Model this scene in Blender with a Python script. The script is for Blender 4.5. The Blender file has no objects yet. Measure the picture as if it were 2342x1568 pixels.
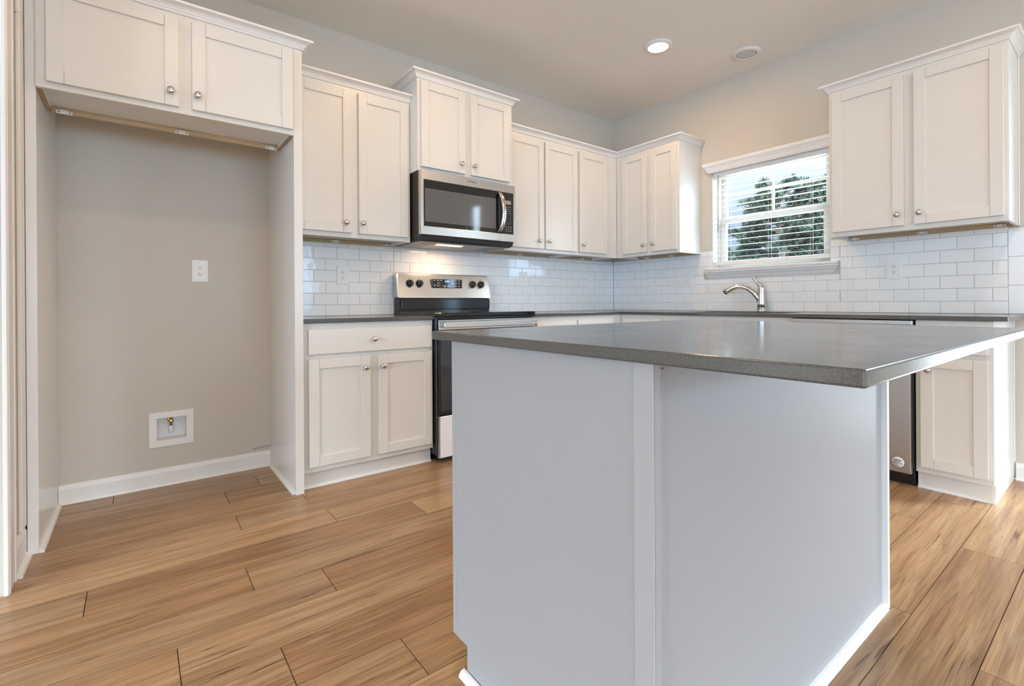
import bpy, bmesh, math, random
from mathutils import Vector, Matrix
random.seed(7)
SC = bpy.context.scene
COL = SC.collection
PI = math.pi

# ------------------------------------------------------------------ camera, sky, exposure
cam_d = bpy.data.cameras.new('camera')
cam = bpy.data.objects.new('camera', cam_d)
COL.objects.link(cam)
SC.camera = cam
cam_d.sensor_fit = 'HORIZONTAL'
cam_d.sensor_width = 36.0
cam_d.lens = 36.0 * 1113.61 / 2342.0
cam_d.shift_y = -90.9 / 2342.0
cam_d.clip_start = 0.02
cam_d.clip_end = 300
RT = Vector((0.79226147, -0.61015313, -0.00591021))
UP = Vector((0.00526156, -0.00285432, 0.99998208))
FW = Vector((0.61015906, 0.79227837, -0.00094899))
m = Matrix.Identity(4)
for i in range(3):
    m[i][0], m[i][1], m[i][2] = RT[i], UP[i], -FW[i]
m[0][3], m[1][3], m[2][3] = -3.8496, -3.3018, 0.9904
cam.matrix_world = m

SKY = 5.0
SUNSIDE = 15.5
w = bpy.data.worlds.new('overcast_sky')
SC.world = w
w.use_nodes = True
nt = w.node_tree
nt.nodes.clear()
out = nt.nodes.new('ShaderNodeOutputWorld')
bg = nt.nodes.new('ShaderNodeBackground')
tc = nt.nodes.new('ShaderNodeTexCoord')
sep = nt.nodes.new('ShaderNodeSeparateXYZ')
ramp = nt.nodes.new('ShaderNodeValToRGB')
nz = nt.nodes.new('ShaderNodeTexNoise')
nz.inputs['Scale'].default_value = 3.0
nz.inputs['Detail'].default_value = 4.0
ad = nt.nodes.new('ShaderNodeMath'); ad.operation = 'MULTIPLY_ADD'
ad.inputs[1].default_value = 0.10
nt.links.new(tc.outputs['Generated'], sep.inputs[0])
nt.links.new(tc.outputs['Generated'], nz.inputs['Vector'])
nt.links.new(nz.outputs['Fac'], ad.inputs[0])
nt.links.new(sep.outputs['Z'], ad.inputs[2])
nt.links.new(ad.outputs[0], ramp.inputs[0])
cr = ramp.color_ramp
cr.elements[0].position = 0.11; cr.elements[0].color = (0.091, 0.135, 0.186, 1)
cr.elements[1].position = 0.45; cr.elements[1].color = (0.818, 0.950, 1.080, 1)
e = cr.elements.new(0.19); e.color = (0.140, 0.180, 0.221, 1)
e = cr.elements.new(0.27); e.color = (0.223, 0.265, 0.308, 1)
nt.links.new(ramp.outputs[0], bg.inputs['Color'])
# the overcast is much brighter on the sun's side of the house (behind the camera)
dt = nt.nodes.new('ShaderNodeVectorMath'); dt.operation = 'DOT_PRODUCT'
dt.inputs[1].default_value = (-0.30, -0.93, 0.20)
nt.links.new(tc.outputs['Generated'], dt.inputs[0])
mrg = nt.nodes.new('ShaderNodeMapRange'); mrg.interpolation_type = 'SMOOTHSTEP'
mrg.inputs['From Min'].default_value = -0.35; mrg.inputs['From Max'].default_value = 0.85
mrg.inputs['To Min'].default_value = SKY; mrg.inputs['To Max'].default_value = SKY*SUNSIDE
nt.links.new(dt.outputs['Value'], mrg.inputs['Value'])
nt.links.new(mrg.outputs[0], bg.inputs['Strength'])
nt.links.new(bg.outputs[0], out.inputs[0])

SC.view_settings.view_transform = 'Standard'
SC.view_settings.look = 'None'
SC.view_settings.exposure = -0.17
SC.view_settings.gamma = 1.0
SC.view_settings.use_curve_mapping = False
try:
    SC.cycles.max_bounces = 10
    SC.cycles.diffuse_bounces = 6
    SC.cycles.glossy_bounces = 5
    SC.cycles.transparent_max_bounces = 16
    SC.cycles.caustics_reflective = False
    SC.cycles.caustics_refractive = False
    SC.cycles.sample_clamp_indirect = 6.0
except Exception:
    pass

CEIL = 2.818
CAN_W = 9.2          # watts of one recessed lamp
CAN_COL = (1.0, 0.64, 0.33)
DAY_W = 1.0

def area(name, loc, rot, sx, sy, energy, color, portal=False, shape='RECTANGLE', spread=None):
    L = bpy.data.lights.new(name, 'AREA')
    L.shape = shape; L.size = sx; L.size_y = sy
    L.energy = energy; L.color = color
    if spread: L.spread = spread
    if portal: L.cycles.is_portal = True
    o = bpy.data.objects.new(name, L); COL.objects.link(o)
    o.location = loc; o.rotation_euler = rot
    return o
# sky portals in the window openings
area('portal_kitchen_window', (0.14, -1.52, 1.66), (0, PI/2, 0), 0.80, 0.88, 1, (1,1,1), True)
area('portal_patio_door', (0.14, -3.51, 1.23), (0, PI/2, 0), 2.34, 0.42, 1, (1,1,1), True)
area('portal_rear_window', (-1.5, -9.66, 1.45), (PI/2, 0, 0), 2.2, 2.1, 1, (1,1,1), True)
area('portal_rear_window', (-4.7, -9.66, 1.45), (PI/2, 0, 0), 2.4, 2.1, 1, (1,1,1), True)
area('portal_added_left_window', (-10.16, -4.1, 1.40), (0, -PI/2, 0), 2.5, 5.2, 1, (1,1,1), True)

# ------------------------------------------------------------------ materials
MATS = {}
def mat(name, color, rough=0.5, metal=0.0, bump=0.0, bscale=40.0, spec=0.5, coat=0.0, var=0.0, vscale=3.0, emis=None, estr=0.0, stretch=None, aniso=0.0):
    if name in MATS: return MATS[name]
    M = bpy.data.materials.new(name); M.use_nodes = True
    t = M.node_tree; b = t.nodes['Principled BSDF']
    b.inputs['Base Color'].default_value = (*color, 1)
    b.inputs['Roughness'].default_value = rough
    b.inputs['Metallic'].default_value = metal
    b.inputs['Specular IOR Level'].default_value = spec
    b.inputs['Coat Weight'].default_value = coat
    b.inputs['Coat Roughness'].default_value = 0.06
    if aniso: b.inputs['Anisotropic'].default_value = aniso
    if emis:
        b.inputs['Emission Color'].default_value = (*emis, 1)
        b.inputs['Emission Strength'].default_value = estr
    tcx = t.nodes.new('ShaderNodeTexCoord')
    vec = tcx.outputs['Object']
    if stretch:
        mp = t.nodes.new('ShaderNodeMapping'); mp.inputs['Scale'].default_value = stretch
        t.links.new(vec, mp.inputs[0]); vec = mp.outputs[0]
    if bump:
        n = t.nodes.new('ShaderNodeTexNoise'); n.inputs['Scale'].default_value = bscale
        n.inputs['Detail'].default_value = 3.0
        t.links.new(vec, n.inputs['Vector'])
        bp = t.nodes.new('ShaderNodeBump'); bp.inputs['Strength'].default_value = bump
        bp.inputs['Distance'].default_value = 0.002
        t.links.new(n.outputs['Fac'], bp.inputs['Height'])
        t.links.new(bp.outputs[0], b.inputs['Normal'])
    if var:
        n2 = t.nodes.new('ShaderNodeTexNoise'); n2.inputs['Scale'].default_value = vscale
        n2.inputs['Detail'].default_value = 4.0
        t.links.new(vec, n2.inputs['Vector'])
        r2 = t.nodes.new('ShaderNodeValToRGB')
        r2.color_ramp.elements[0].position = 0.3; r2.color_ramp.elements[1].position = 0.7
        r2.color_ramp.elements[0].color = tuple(c*(1-var) for c in color) + (1,)
        r2.color_ramp.elements[1].color = tuple(min(1, c*(1+var)) for c in color) + (1,)
        t.links.new(n2.outputs['Fac'], r2.inputs[0])
        t.links.new(r2.outputs[0], b.inputs['Base Color'])
    MATS[name] = M
    return M

WALLP = mat('greige_wall_paint', (0.60, 0.555, 0.482), 0.7, bump=0.12, bscale=220, var=0.012, vscale=2)
CEILP = mat('ceiling_paint', (0.85, 0.835, 0.79), 0.85, bump=0.2, bscale=160, var=0.012)
CAB = mat('white_cabinet_paint', (0.725, 0.695, 0.642), 0.33, bump=0.05, bscale=30, var=0.01)
CABSIDE = mat('white_cabinet_laminate', (0.80, 0.79, 0.765), 0.24, bump=0.05, bscale=25, var=0.01)
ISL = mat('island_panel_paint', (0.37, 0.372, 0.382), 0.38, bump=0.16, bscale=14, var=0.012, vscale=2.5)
TRIM = mat('white_trim_paint', (0.82, 0.80, 0.77), 0.35, bump=0.04, bscale=20, var=0.01)
PLASTIC = mat('white_plastic', (0.84, 0.82, 0.79), 0.35, bump=0.02, bscale=60, var=0.01)
DARKHOLE = mat('dark_slot', (0.02, 0.02, 0.02), 0.6, var=0.1)
RAWWOOD = mat('raw_particle_board', (0.42, 0.29, 0.165), 0.8, bump=0.4, bscale=180, var=0.25, vscale=120)
RAIL = mat('unpainted_nail_rail', (0.52, 0.40, 0.25), 0.7, var=0.15, vscale=30, stretch=(0.3, 6, 6))
NICKEL = mat('satin_nickel', (0.58, 0.54, 0.49), 0.22, metal=1.0, bump=0.02, bscale=80)
CHROME = mat('brushed_nickel_faucet', (0.60, 0.58, 0.56), 0.14, metal=1.0, bump=0.02, bscale=60)
STEEL = mat('brushed_stainless', (0.62, 0.605, 0.58), 0.24, metal=1.0, bump=0.015, bscale=60, stretch=(0.6, 40, 40), aniso=0.5)
STEELV = mat('brushed_stainless_vertical', (0.50, 0.49, 0.49), 0.32, metal=1.0, bump=0.015, bscale=60, stretch=(40, 40, 0.6), aniso=0.3)
BLACK = mat('black_gloss_enamel', (0.012, 0.012, 0.013), 0.12, bump=0.02, bscale=20)
BLACKM = mat('black_matte', (0.018, 0.018, 0.018), 0.5, bump=0.1, bscale=60)
BGLASS = mat('black_glass', (0.008, 0.008, 0.009), 0.04, coat=0.3)
MWIN = mat('microwave_window_screen', (0.10, 0.10, 0.10), 0.07, coat=0.6, var=0.05, vscale=200)
BRASS = mat('valve_brass', (0.60, 0.42, 0.16), 0.3, metal=1.0, bump=0.05)
GREYTXT = mat('pale_grey_print', (0.55, 0.55, 0.55), 0.5)
DARKTXT = mat('dark_grey_print', (0.06, 0.06, 0.06), 0.5)
BLUELED = mat('blue_clock_digits', (0.1, 0.2, 0.8), 0.5, emis=(0.25, 0.45, 1.0), estr=3.0)
LCD = mat('grey_lcd', (0.33, 0.31, 0.27), 0.2)
LENS_ON = mat('lit_lamp_lens', (1, 1, 1), 0.5, emis=(1.0, 0.90, 0.74), estr=9.0)
LENS_OFF = mat('unlit_lamp_lens', (0.62, 0.62, 0.62), 0.4)
HOODLENS = mat('lit_hood_lens', (1, 1, 1), 0.5, emis=(1.0, 0.72, 0.42), estr=6.0)
GROUT = mat('grey_grout', (0.55, 0.53, 0.50), 0.9, bump=0.2, bscale=200)
VINYL = mat('window_vinyl', (0.62, 0.60, 0.56), 0.3)
BLIND = mat('white_faux_wood_slat', (0.84, 0.83, 0.81), 0.4, bump=0.03, bscale=30)
STICKER = mat('pale_sticker', (0.72, 0.72, 0.73), 0.5)
FOIL = mat('protective_film_steel', (0.86, 0.85, 0.87), 0.45, bump=0.3, bscale=25, var=0.02)

def quartz():
    M = bpy.data.materials.new('grey_quartz'); M.use_nodes = True
    t = M.node_tree; b = t.nodes['Principled BSDF']
    tcx = t.nodes.new('ShaderNodeTexCoord')
    v = t.nodes.new('ShaderNodeTexVoronoi'); v.inputs['Scale'].default_value = 420
    n = t.nodes.new('ShaderNodeTexNoise'); n.inputs['Scale'].default_value = 260; n.inputs['Detail'].default_value = 2
    t.links.new(tcx.outputs['Object'], v.inputs['Vector']); t.links.new(tcx.outputs['Object'], n.inputs['Vector'])
    r = t.nodes.new('ShaderNodeValToRGB')
    r.color_ramp.elements[0].color = (0.062, 0.061, 0.058, 1); r.color_ramp.elements[0].position = 0.25
    r.color_ramp.elements[1].color = (0.115, 0.112, 0.106, 1); r.color_ramp.elements[1].position = 0.75
    t.links.new(n.outputs['Fac'], r.inputs[0])
    mx = t.nodes.new('ShaderNodeMix'); mx.data_type = 'RGBA'
    lt = t.nodes.new('ShaderNodeMath'); lt.operation = 'LESS_THAN'; lt.inputs[1].default_value = 0.10
    t.links.new(v.outputs['Distance'], lt.inputs[0])
    t.links.new(lt.outputs[0], mx.inputs['Factor'])
    t.links.new(r.outputs[0], mx.inputs['A']); mx.inputs['B'].default_value = (0.145, 0.141, 0.132, 1)
    t.links.new(mx.outputs['Result'], b.inputs['Base Color'])
    b.inputs['Roughness'].default_value = 0.16
    b.inputs['Specular IOR Level'].default_value = 0.55
    n3 = t.nodes.new('ShaderNodeTexNoise'); n3.inputs['Scale'].default_value = 9
    n3.inputs['Detail'].default_value = 2
    t.links.new(tcx.outputs['Object'], n3.inputs['Vector'])
    mr = t.nodes.new('ShaderNodeMapRange'); mr.inputs['To Min'].default_value = 0.10; mr.inputs['To Max'].default_value = 0.20
    t.links.new(n3.outputs['Fac'], mr.inputs['Value']); t.links.new(mr.outputs[0], b.inputs['Roughness'])
    return M
QUARTZ = quartz()

def tile_mat():
    M = bpy.data.materials.new('white_glazed_tile'); M.use_nodes = True
    t = M.node_tree; b = t.nodes['Principled BSDF']
    tcx = t.nodes.new('ShaderNodeTexCoord')
    n = t.nodes.new('ShaderNodeTexNoise'); n.inputs['Scale'].default_value = 26; n.inputs['Detail'].default_value = 1.5
    t.links.new(tcx.outputs['Object'], n.inputs['Vector'])
    bp = t.nodes.new('ShaderNodeBump'); bp.inputs['Strength'].default_value = 0.10; bp.inputs['Distance'].default_value = 0.004
    t.links.new(n.outputs['Fac'], bp.inputs['Height']); t.links.new(bp.outputs[0], b.inputs['Normal'])
    n2 = t.nodes.new('ShaderNodeTexNoise'); n2.inputs['Scale'].default_value = 5
    t.links.new(tcx.outputs['Object'], n2.inputs['Vector'])
    r = t.nodes.new('ShaderNodeValToRGB')
    r.color_ramp.elements[0].color = (0.84, 0.835, 0.82, 1); r.color_ramp.elements[1].color = (0.88, 0.875, 0.86, 1)
    t.links.new(n2.outputs['Fac'], r.inputs[0]); t.links.new(r.outputs[0], b.inputs['Base Color'])
    b.inputs['Roughness'].default_value = 0.09
    return M
TILE = tile_mat()

def wood_mat():
    M = bpy.data.materials.new('oak_plank_floor'); M.use_nodes = True
    t = M.node_tree; b = t.nodes['Principled BSDF']
    uv = t.nodes.new('ShaderNodeUVMap'); uv.uv_map = 'plank'
    at = t.nodes.new('ShaderNodeAttribute'); at.attribute_name = 'tone'
    def mapping(scale, loc=(0, 0, 0)):
        mp = t.nodes.new('ShaderNodeMapping'); mp.inputs['Scale'].default_value = scale; mp.inputs['Location'].default_value = loc
        t.links.new(uv.outputs[0], mp.inputs[0]); return mp.outputs[0]
    def noise(vec, scale, detail=4, dist=0.0, rough=0.55):
        n = t.nodes.new('ShaderNodeTexNoise'); n.inputs['Scale'].default_value = scale; n.inputs['Detail'].default_value = detail
        n.inputs['Distortion'].default_value = dist; n.inputs['Roughness'].default_value = rough
        t.links.new(vec, n.inputs['Vector']); return n.outputs['Fac']
    def rampf(fac, stops):
        r = t.nodes.new('ShaderNodeValToRGB')
        r.color_ramp.elements[0].position, r.color_ramp.elements[0].color = stops[0]
        r.color_ramp.elements[1].position, r.color_ramp.elements[1].color = stops[-1]
        for p, c in stops[1:-1]:
            e = r.color_ramp.elements.new(p); e.color = c
        t.links.new(fac, r.inputs[0]); return r.outputs[0]
    def mixc(fac, a, bb, mode='MIX'):
        mx = t.nodes.new('ShaderNodeMix'); mx.data_type = 'RGBA'; mx.blend_type = mode
        if isinstance(fac, float): mx.inputs['Factor'].default_value = fac
        else: t.links.new(fac, mx.inputs['Factor'])
        t.links.new(a, mx.inputs['A'])
        if isinstance(bb, tuple): mx.inputs['B'].default_value = bb
        else: t.links.new(bb, mx.inputs['B'])
        return mx.outputs['Result']
    base = rampf(at.outputs['Fac'], [(0.0, (0.41, 0.236, 0.112, 1)), (0.25, (0.46, 0.275, 0.134, 1)), (0.5, (0.47, 0.312, 0.176, 1)), (0.8, (0.54, 0.338, 0.172, 1)), (1.0, (0.59, 0.386, 0.206, 1))])
    big = noise(mapping((0.75, 13.0, 1)), 1.7, 4, 0.9)
    c1 = mixc(rampf(big, [(0.34, (0.75, 0.75, 0.75, 1)), (0.60, (0, 0, 0, 1))]), base, (0.58, 0.49, 0.42, 1), 'MULTIPLY')
    grain = noise(mapping((1.5, 105.0, 1)), 2.0, 6, 0.4, 0.68)
    c2 = mixc(rampf(grain, [(0.36, (0.85, 0.85, 0.85, 1)), (0.64, (0, 0, 0, 1))]), c1, (0.60, 0.51, 0.43, 1), 'MULTIPLY')
    # cathedral figure
    wv = t.nodes.new('ShaderNodeTexWave'); wv.wave_type = 'BANDS'; wv.bands_direction = 'Y'
    wv.inputs['Scale'].default_value = 9.0; wv.inputs['Distortion'].default_value = 7.0
    wv.inputs['Detail'].default_value = 2.0; wv.inputs['Detail Scale'].default_value = 0.9
    t.links.new(mapping((0.55, 1.0, 1)), wv.inputs['Vector'])
    c3 = mixc(rampf(wv.outputs['Fac'], [(0.0, (0.28, 0.28, 0.28, 1)), (0.35, (0, 0, 0, 1))]), c2, (0.66, 0.56, 0.47, 1), 'MULTIPLY')
    # dark mineral streaks and knots
    st = noise(mapping((1.5, 30.0, 1), (3.1, 7.7, 0)), 1.6, 4, 1.2, 0.55)
    c4 = mixc(rampf(st, [(0.29, (0.92, 0.92, 0.92, 1)), (0.385, (0, 0, 0, 1))]), c3, (0.30, 0.22, 0.17, 1), 'MULTIPLY')
    pale = noise(mapping((1.6, 18.0, 1), (1.3, 2.1, 0)), 1.8, 3, 0.6)
    c5 = mixc(rampf(pale, [(0.56, (0, 0, 0, 1)), (0.72, (0.35, 0.35, 0.35, 1))]), c4, (0.50, 0.36, 0.22, 1))
    t.links.new(c5, b.inputs['Base Color'])
    rr = t.nodes.new('ShaderNodeMapRange'); rr.inputs['To Min'].default_value = 0.24; rr.inputs['To Max'].default_value = 0.38
    t.links.new(grain, rr.inputs['Value']); t.links.new(rr.outputs[0], b.inputs['Roughness'])
    bp = t.nodes.new('ShaderNodeBump'); bp.inputs['Strength'].default_value = 0.22; bp.inputs['Distance'].default_value = 0.0012
    t.links.new(grain, bp.inputs['Height']); t.links.new(bp.outputs[0], b.inputs['Normal'])
    b.inputs['Specular IOR Level'].default_value = 0.5
    return M
WOOD = wood_mat()

def glass_mat():
    M = bpy.data.materials.new('window_glass'); M.use_nodes = True
    t = M.node_tree; t.nodes.clear()
    o = t.nodes.new('ShaderNodeOutputMaterial')
    tr = t.nodes.new('ShaderNodeBsdfTransparent'); tr.inputs[0].default_value = (0.95, 0.965, 0.97, 1)
    gl = t.nodes.new('ShaderNodeBsdfGlossy'); gl.inputs['Roughness'].default_value = 0.02
    fr = t.nodes.new('ShaderNodeFresnel'); fr.inputs['IOR'].default_value = 1.45
    mx = t.nodes.new('ShaderNodeMixShader')
    ge = t.nodes.new('ShaderNodeNewGeometry')
    iv = t.nodes.new('ShaderNodeMath'); iv.operation = 'SUBTRACT'; iv.inputs[0].default_value = 1.0
    ml = t.nodes.new('ShaderNodeMath'); ml.operation = 'MULTIPLY'
    t.links.new(ge.outputs['Backfacing'], iv.inputs[1]); t.links.new(iv.outputs[0], ml.inputs[0]); t.links.new(fr.outputs[0], ml.inputs[1])
    t.links.new(ml.outputs[0], mx.inputs[0]); t.links.new(tr.outputs[0], mx.inputs[1]); t.links.new(gl.outputs[0], mx.inputs[2])
    t.links.new(mx.outputs[0], o.inputs[0])
    return M
GLASS = glass_mat()

# ------------------------------------------------------------------ mesh builder
class MB:
    def __init__(self): self.bm = bmesh.new()
    def box(self, x0, x1, y0, y1, z0, z1, bev=0.0, seg=1, rot=None, keep=None):
        x0, x1 = min(x0, x1), max(x0, x1); y0, y1 = min(y0, y1), max(y0, y1); z0, z1 = min(z0, z1), max(z0, z1)
        r = bmesh.ops.create_cube(self.bm, size=1.0)
        vs = r['verts']
        cx, cy, cz = (x0+x1)/2, (y0+y1)/2, (z0+z1)/2
        for v in vs:
            v.co = Vector((cx + v.co.x*(x1-x0), cy + v.co.y*(y1-y0), cz + v.co.z*(z1-z0)))
        if rot is not None:
            c = Vector((cx, cy, cz))
            for v in vs: v.co = c + rot @ (v.co - c)
        if bev > 0:
            bev = min(bev, 0.45*min(x1-x0, y1-y0, z1-z0))
            es = list({e for v in vs for e in v.link_edges})
            bmesh.ops.bevel(self.bm, geom=es, offset=bev, segments=seg, profile=0.5, affect='EDGES')
        return self
    def quad(self, pts):
        self.bm.faces.new([self.bm.verts.new(p) for p in pts]); return self
    def prism(self, pts, axis, a, b):
        """extrude a closed 2-D outline along an axis (0,1,2) from a to b"""
        def P(p, t):
            l = list(p); l.insert(axis, t); return Vector(l)
        A = [self.bm.verts.new(P(p, a)) for p in pts]; B = [self.bm.verts.new(P(p, b)) for p in pts]
        n = len(pts)
        fs = [self.bm.faces.new(A), self.bm.faces.new(B[::-1])]
        for i in range(n):
            fs.append(self.bm.faces.new([A[i], B[i], B[(i+1) % n], A[(i+1) % n]]))
        return self
    def lathe(self, prof, origin, axis=(0, 0, 1), n=24, smooth=True, closed=False):
        """prof: list of (radius, height) along axis"""
        ax = Vector(axis).normalized()
        u = ax.orthogonal().normalized(); v = ax.cross(u)
        o = Vector(origin); rings = []
        for r, h in prof:
            if r < 1e-6: rings.append([self.bm.verts.new(o + ax*h)])
            else: rings.append([self.bm.verts.new(o + ax*h + (u*math.cos(2*PI*k/n) + v*math.sin(2*PI*k/n))*r) for k in range(n)])
        for A, B in zip(rings, (rings[1:] + rings[:1]) if closed else rings[1:]):
            for k in range(n):
                a = [A[0]] if len(A) == 1 else [A[k], A[(k+1) % n]]
                b = [B[0]] if len(B) == 1 else [B[(k+1) % n], B[k]]
                f = a + b
                if len(f) >= 3:
                    fc = self.bm.faces.new(f); fc.smooth = smooth
        for R, flip in (() if closed else ((rings[0], True), (rings[-1], False))):
            if len(R) > 1: self.bm.faces.new(R[::-1] if flip else R)
        return self
    def tube(self, pts, radii, n=12, smooth=True, flat=None):
        pts = [Vector(p) for p in pts]
        if not isinstance(radii, (list, tuple)): radii = [radii]*len(pts)
        rings = []; pu = None
        for i, p in enumerate(pts):
            d = (pts[min(i+1, len(pts)-1)] - pts[max(i-1, 0)]).normalized()
            u = d.orthogonal().normalized() if pu is None else (pu - d*pu.dot(d)).normalized()
            pu = u; v = d.cross(u)
            rings.append([self.bm.verts.new(p + (u*math.cos(2*PI*k/n) + v*math.sin(2*PI*k/n))*radii[i]) for k in range(n)])
        for A, B in zip(rings, rings[1:]):
            for k in range(n):
                f = self.bm.faces.new([A[k], A[(k+1) % n], B[(k+1) % n], B[k]]); f.smooth = smooth
        self.bm.faces.new(rings[0][::-1]); self.bm.faces.new(rings[-1])
        return self
    def sweep(self, path, prof, side=1, caps=True):
        """sweep profile (out, z) along a plan polyline; out is to the right (side=1) of the direction of travel"""
        P = [Vector((p[0], p[1])) for p in path]; rings = []
        for i, p in enumerate(P):
            ns = []
            for a, b in ((i-1, i), (i, i+1)):
                if 0 <= a and b < len(P):
                    d = (P[b]-P[a]).normalized(); ns.append(Vector((d.y, -d.x))*side)
            if len(ns) == 1: off = ns[0]
            else:
                off = (ns[0]+ns[1]); off = off / max(1e-6, (1 + ns[0].dot(ns[1])))
            rings.append([self.bm.verts.new((p.x + off.x*o, p.y + off.y*o, z)) for o, z in prof])
        n = len(prof)
        for A, B in zip(rings, rings[1:]):
            for k in range(n):
                self.bm.faces.new([A[k], A[(k+1) % n], B[(k+1) % n], B[k]])
        if caps:
            self.bm.faces.new(rings[0][::-1]); self.bm.faces.new(rings[-1])
        return self
    def text(self, s, size, x, y, z, align='CENTER', shear=0.0, depth=0.0004):
        cu = bpy.data.curves.new('t', 'FONT'); cu.body = s; cu.size = size; cu.align_x = align; cu.align_y = 'CENTER'; cu.shear = shear
        cu.extrude = depth
        ob = bpy.data.objects.new('t', cu); COL.objects.link(ob)
        dg = bpy.context.evaluated_depsgraph_get(); dg.update()
        me = bpy.data.meshes.new_from_object(ob.evaluated_get(dg))
        n0 = len(self.bm.verts)
        self.bm.from_mesh(me)
        self.bm.verts.ensure_lookup_table()
        for v in self.bm.verts[n0:]:
            v.co = Vector((x + v.co.x, y - v.co.z, z + v.co.y))
        bpy.data.objects.remove(ob); bpy.data.curves.remove(cu); bpy.data.meshes.remove(me)
        return self
    def build(self, name, material, parent=None, base=None, fix=True):
        if fix: bmesh.ops.recalc_face_normals(self.bm, faces=self.bm.faces[:])
        base = base if base is not None else (tuple(parent['_base']) if parent is not None else (0, 0, 0))
        me = bpy.data.meshes.new(name)
        if any(base):
            bmesh.ops.translate(self.bm, verts=self.bm.verts[:], vec=-Vector(base))
        self.bm.to_mesh(me); self.bm.free()
        if material: me.materials.append(material)
        o = bpy.data.objects.new(name, me); COL.objects.link(o)
        BASE[o.name] = base
        if parent is not None: o.parent = parent
        return o
BASE = {}
class P:
    """a thing: an empty at its base plus its frame; parts are given in the frame's coordinates"""
    def __init__(self, name, label, cat, base, frame='range', group=None, kind=None):
        self.base = base
        self.o = bpy.data.objects.new(name, None); COL.objects.link(self.o)
        self.o.empty_display_size = 0.1
        if frame == 'window':                      # frame coordinates (s, y, z) -> world (y, -s, z)
            self.o.location = (base[1], -base[0], base[2]); self.o.rotation_euler = (0, 0, -PI/2)
        else:
            self.o.location = base
        if kind == 'structure': self.o['kind'] = kind
        else:
            self.o['label'] = label; self.o['category'] = cat
        if group: self.o['group'] = group
    def part(self, name, mb, material, parent=None, label=None):
        o = mb.build(name, material, None, base=self.base)
        o.parent = parent if parent is not None else self.o
        if label: o['label'] = label
        return o
def struct(name, mb, material, parent=None):
    o = mb.build(name, material, None, base=(0, 0, 0))
    if parent is not None: o.parent = parent
    else: o['kind'] = 'structure'
    return o
def solo(name, mb, material, label, cat, base=(0, 0, 0), group=None):
    o = mb.build(name, material, None, base=base); o.location = base
    o['label'] = label; o['category'] = cat
    if group: o['group'] = group
    return o

# ------------------------------------------------------------------ the room
XL, YR = -10.0, -9.5
def floor():
    bm = bmesh.new()
    uvl = bm.loops.layers.uv.new('plank'); tl = bm.verts.layers.float.new('tone')
    pitch, anchor, L = 0.179, -1.06, 1.22
    known = {-3: -3.173, -2: -3.49, -1: -3.131, 0: -2.771, 1: -3.532, 2: -3.307, 3: -3.763, 4: -3.526, 5: -3.238,
             8: -1.06, 9: -0.697, 10: -1.236, 11: -2.067}
    rnd = random.Random(3)
    tones = {}
    for r in range(-6, 50):
        y1 = anchor - r*pitch; y0 = y1 - pitch
        if y0 > 0.02 or y1 < YR: continue
        y1 = min(y1, 0.0); y0 = max(y0, YR)
        if y1 - y0 < 0.005: continue
        j = known.get(r, -rnd.random()*L)
        k0 = math.floor((XL - j)/L)
        x = j + k0*L
        while x < 0:
            xa, xb = max(x, XL), min(x+L, 0.0)
            if y0 >= -0.88 and xb > -4.3: pass
            if xb - xa > 0.01:
                g = 0.0013
                c = [(xa+g, y0+g), (xb-g, y0+g), (xb-g, y1-g), (xa+g, y1-g)]
                h = 0.0004
                tone = rnd.random()**0.9
                ou, ov = rnd.random()*40, rnd.random()*40
                vs = [bm.verts.new((px, py, 0.0)) for px, py in c]
                for v in vs: v[tl] = tone
                f = bm.faces.new(vs)
                ed = []
                lo = [bm.verts.new((px + (-h if q in (0, 3) else h), py + (-h if q in (0, 1) else h), -0.0035)) for q, (px, py) in enumerate(c)]
                for v in lo: v[tl] = tone*0.2
                fs = [f] + [bm.faces.new([vs[q], lo[q], lo[(q+1) % 4], vs[(q+1) % 4]]) for q in range(4)]
                for ff in fs:
                    for lp in ff.loops: lp[uvl].uv = (lp.vert.co.x + ou, lp.vert.co.y - y0 + ov)
            x += L
    b = [bm.verts.new(p) for p in ((XL, YR, -0.004), (0, YR, -0.004), (0, 0, -0.004), (XL, 0, -0.004))]
    f = bm.faces.new(b); f.material_index = 1
    bmesh.ops.recalc_face_normals(bm, faces=bm.faces[:])
    for f in bm.faces:
        if f.normal.z < 0: f.normal_flip()
    me = bpy.data.meshes.new('floor'); bm.to_mesh(me); bm.free()
    me.materials.append(WOOD); me.materials.append(mat('plank_groove', (0.05, 0.034, 0.022), 0.8, var=0.2))
    o = bpy.data.objects.new('floor', me); COL.objects.link(o); o['kind'] = 'structure'
floor()
struct('ceiling', MB().box(XL-.15, .2, YR-.15, .15, CEIL, CEIL+.12), CEILP)
struct('wall_back', MB().box(-4.33, 0.2, 0.0, 0.15, 0, CEIL), WALLP)
def holes(mb, axis, a, b, s0, s1, z0, z1, ops):
    """wall slab across thickness a..b along axis (0: wall normal x, s is y) with rectangular openings"""
    def bx(p0, p1, q0, q1):
        if p1-p0 < 1e-4 or q1-q0 < 1e-4: return
        if axis == 0: mb.box(a, b, p0, p1, q0, q1)
        else: mb.box(p0, p1, a, b, q0, q1)
    xs = sorted(ops)
    cur = s0
    for (p0, p1, q0, q1) in xs:
        bx(cur, p0, z0, z1); bx(p0, p1, z0, q0); bx(p0, p1, q1, z1); cur = p1
    bx(cur, s1, z0, z1)
    return mb
WY0, WY1, WZ0, WZ1 = -1.966, -1.080, 1.252, 2.085
struct('wall_right', holes(MB(), 0, 0.0, 0.15, YR-.15, 0.0, 0, CEIL, [(-3.73, -3.29, 0.06, 2.44), (WY0, WY1, WZ0, WZ1)]), WALLP)
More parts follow.
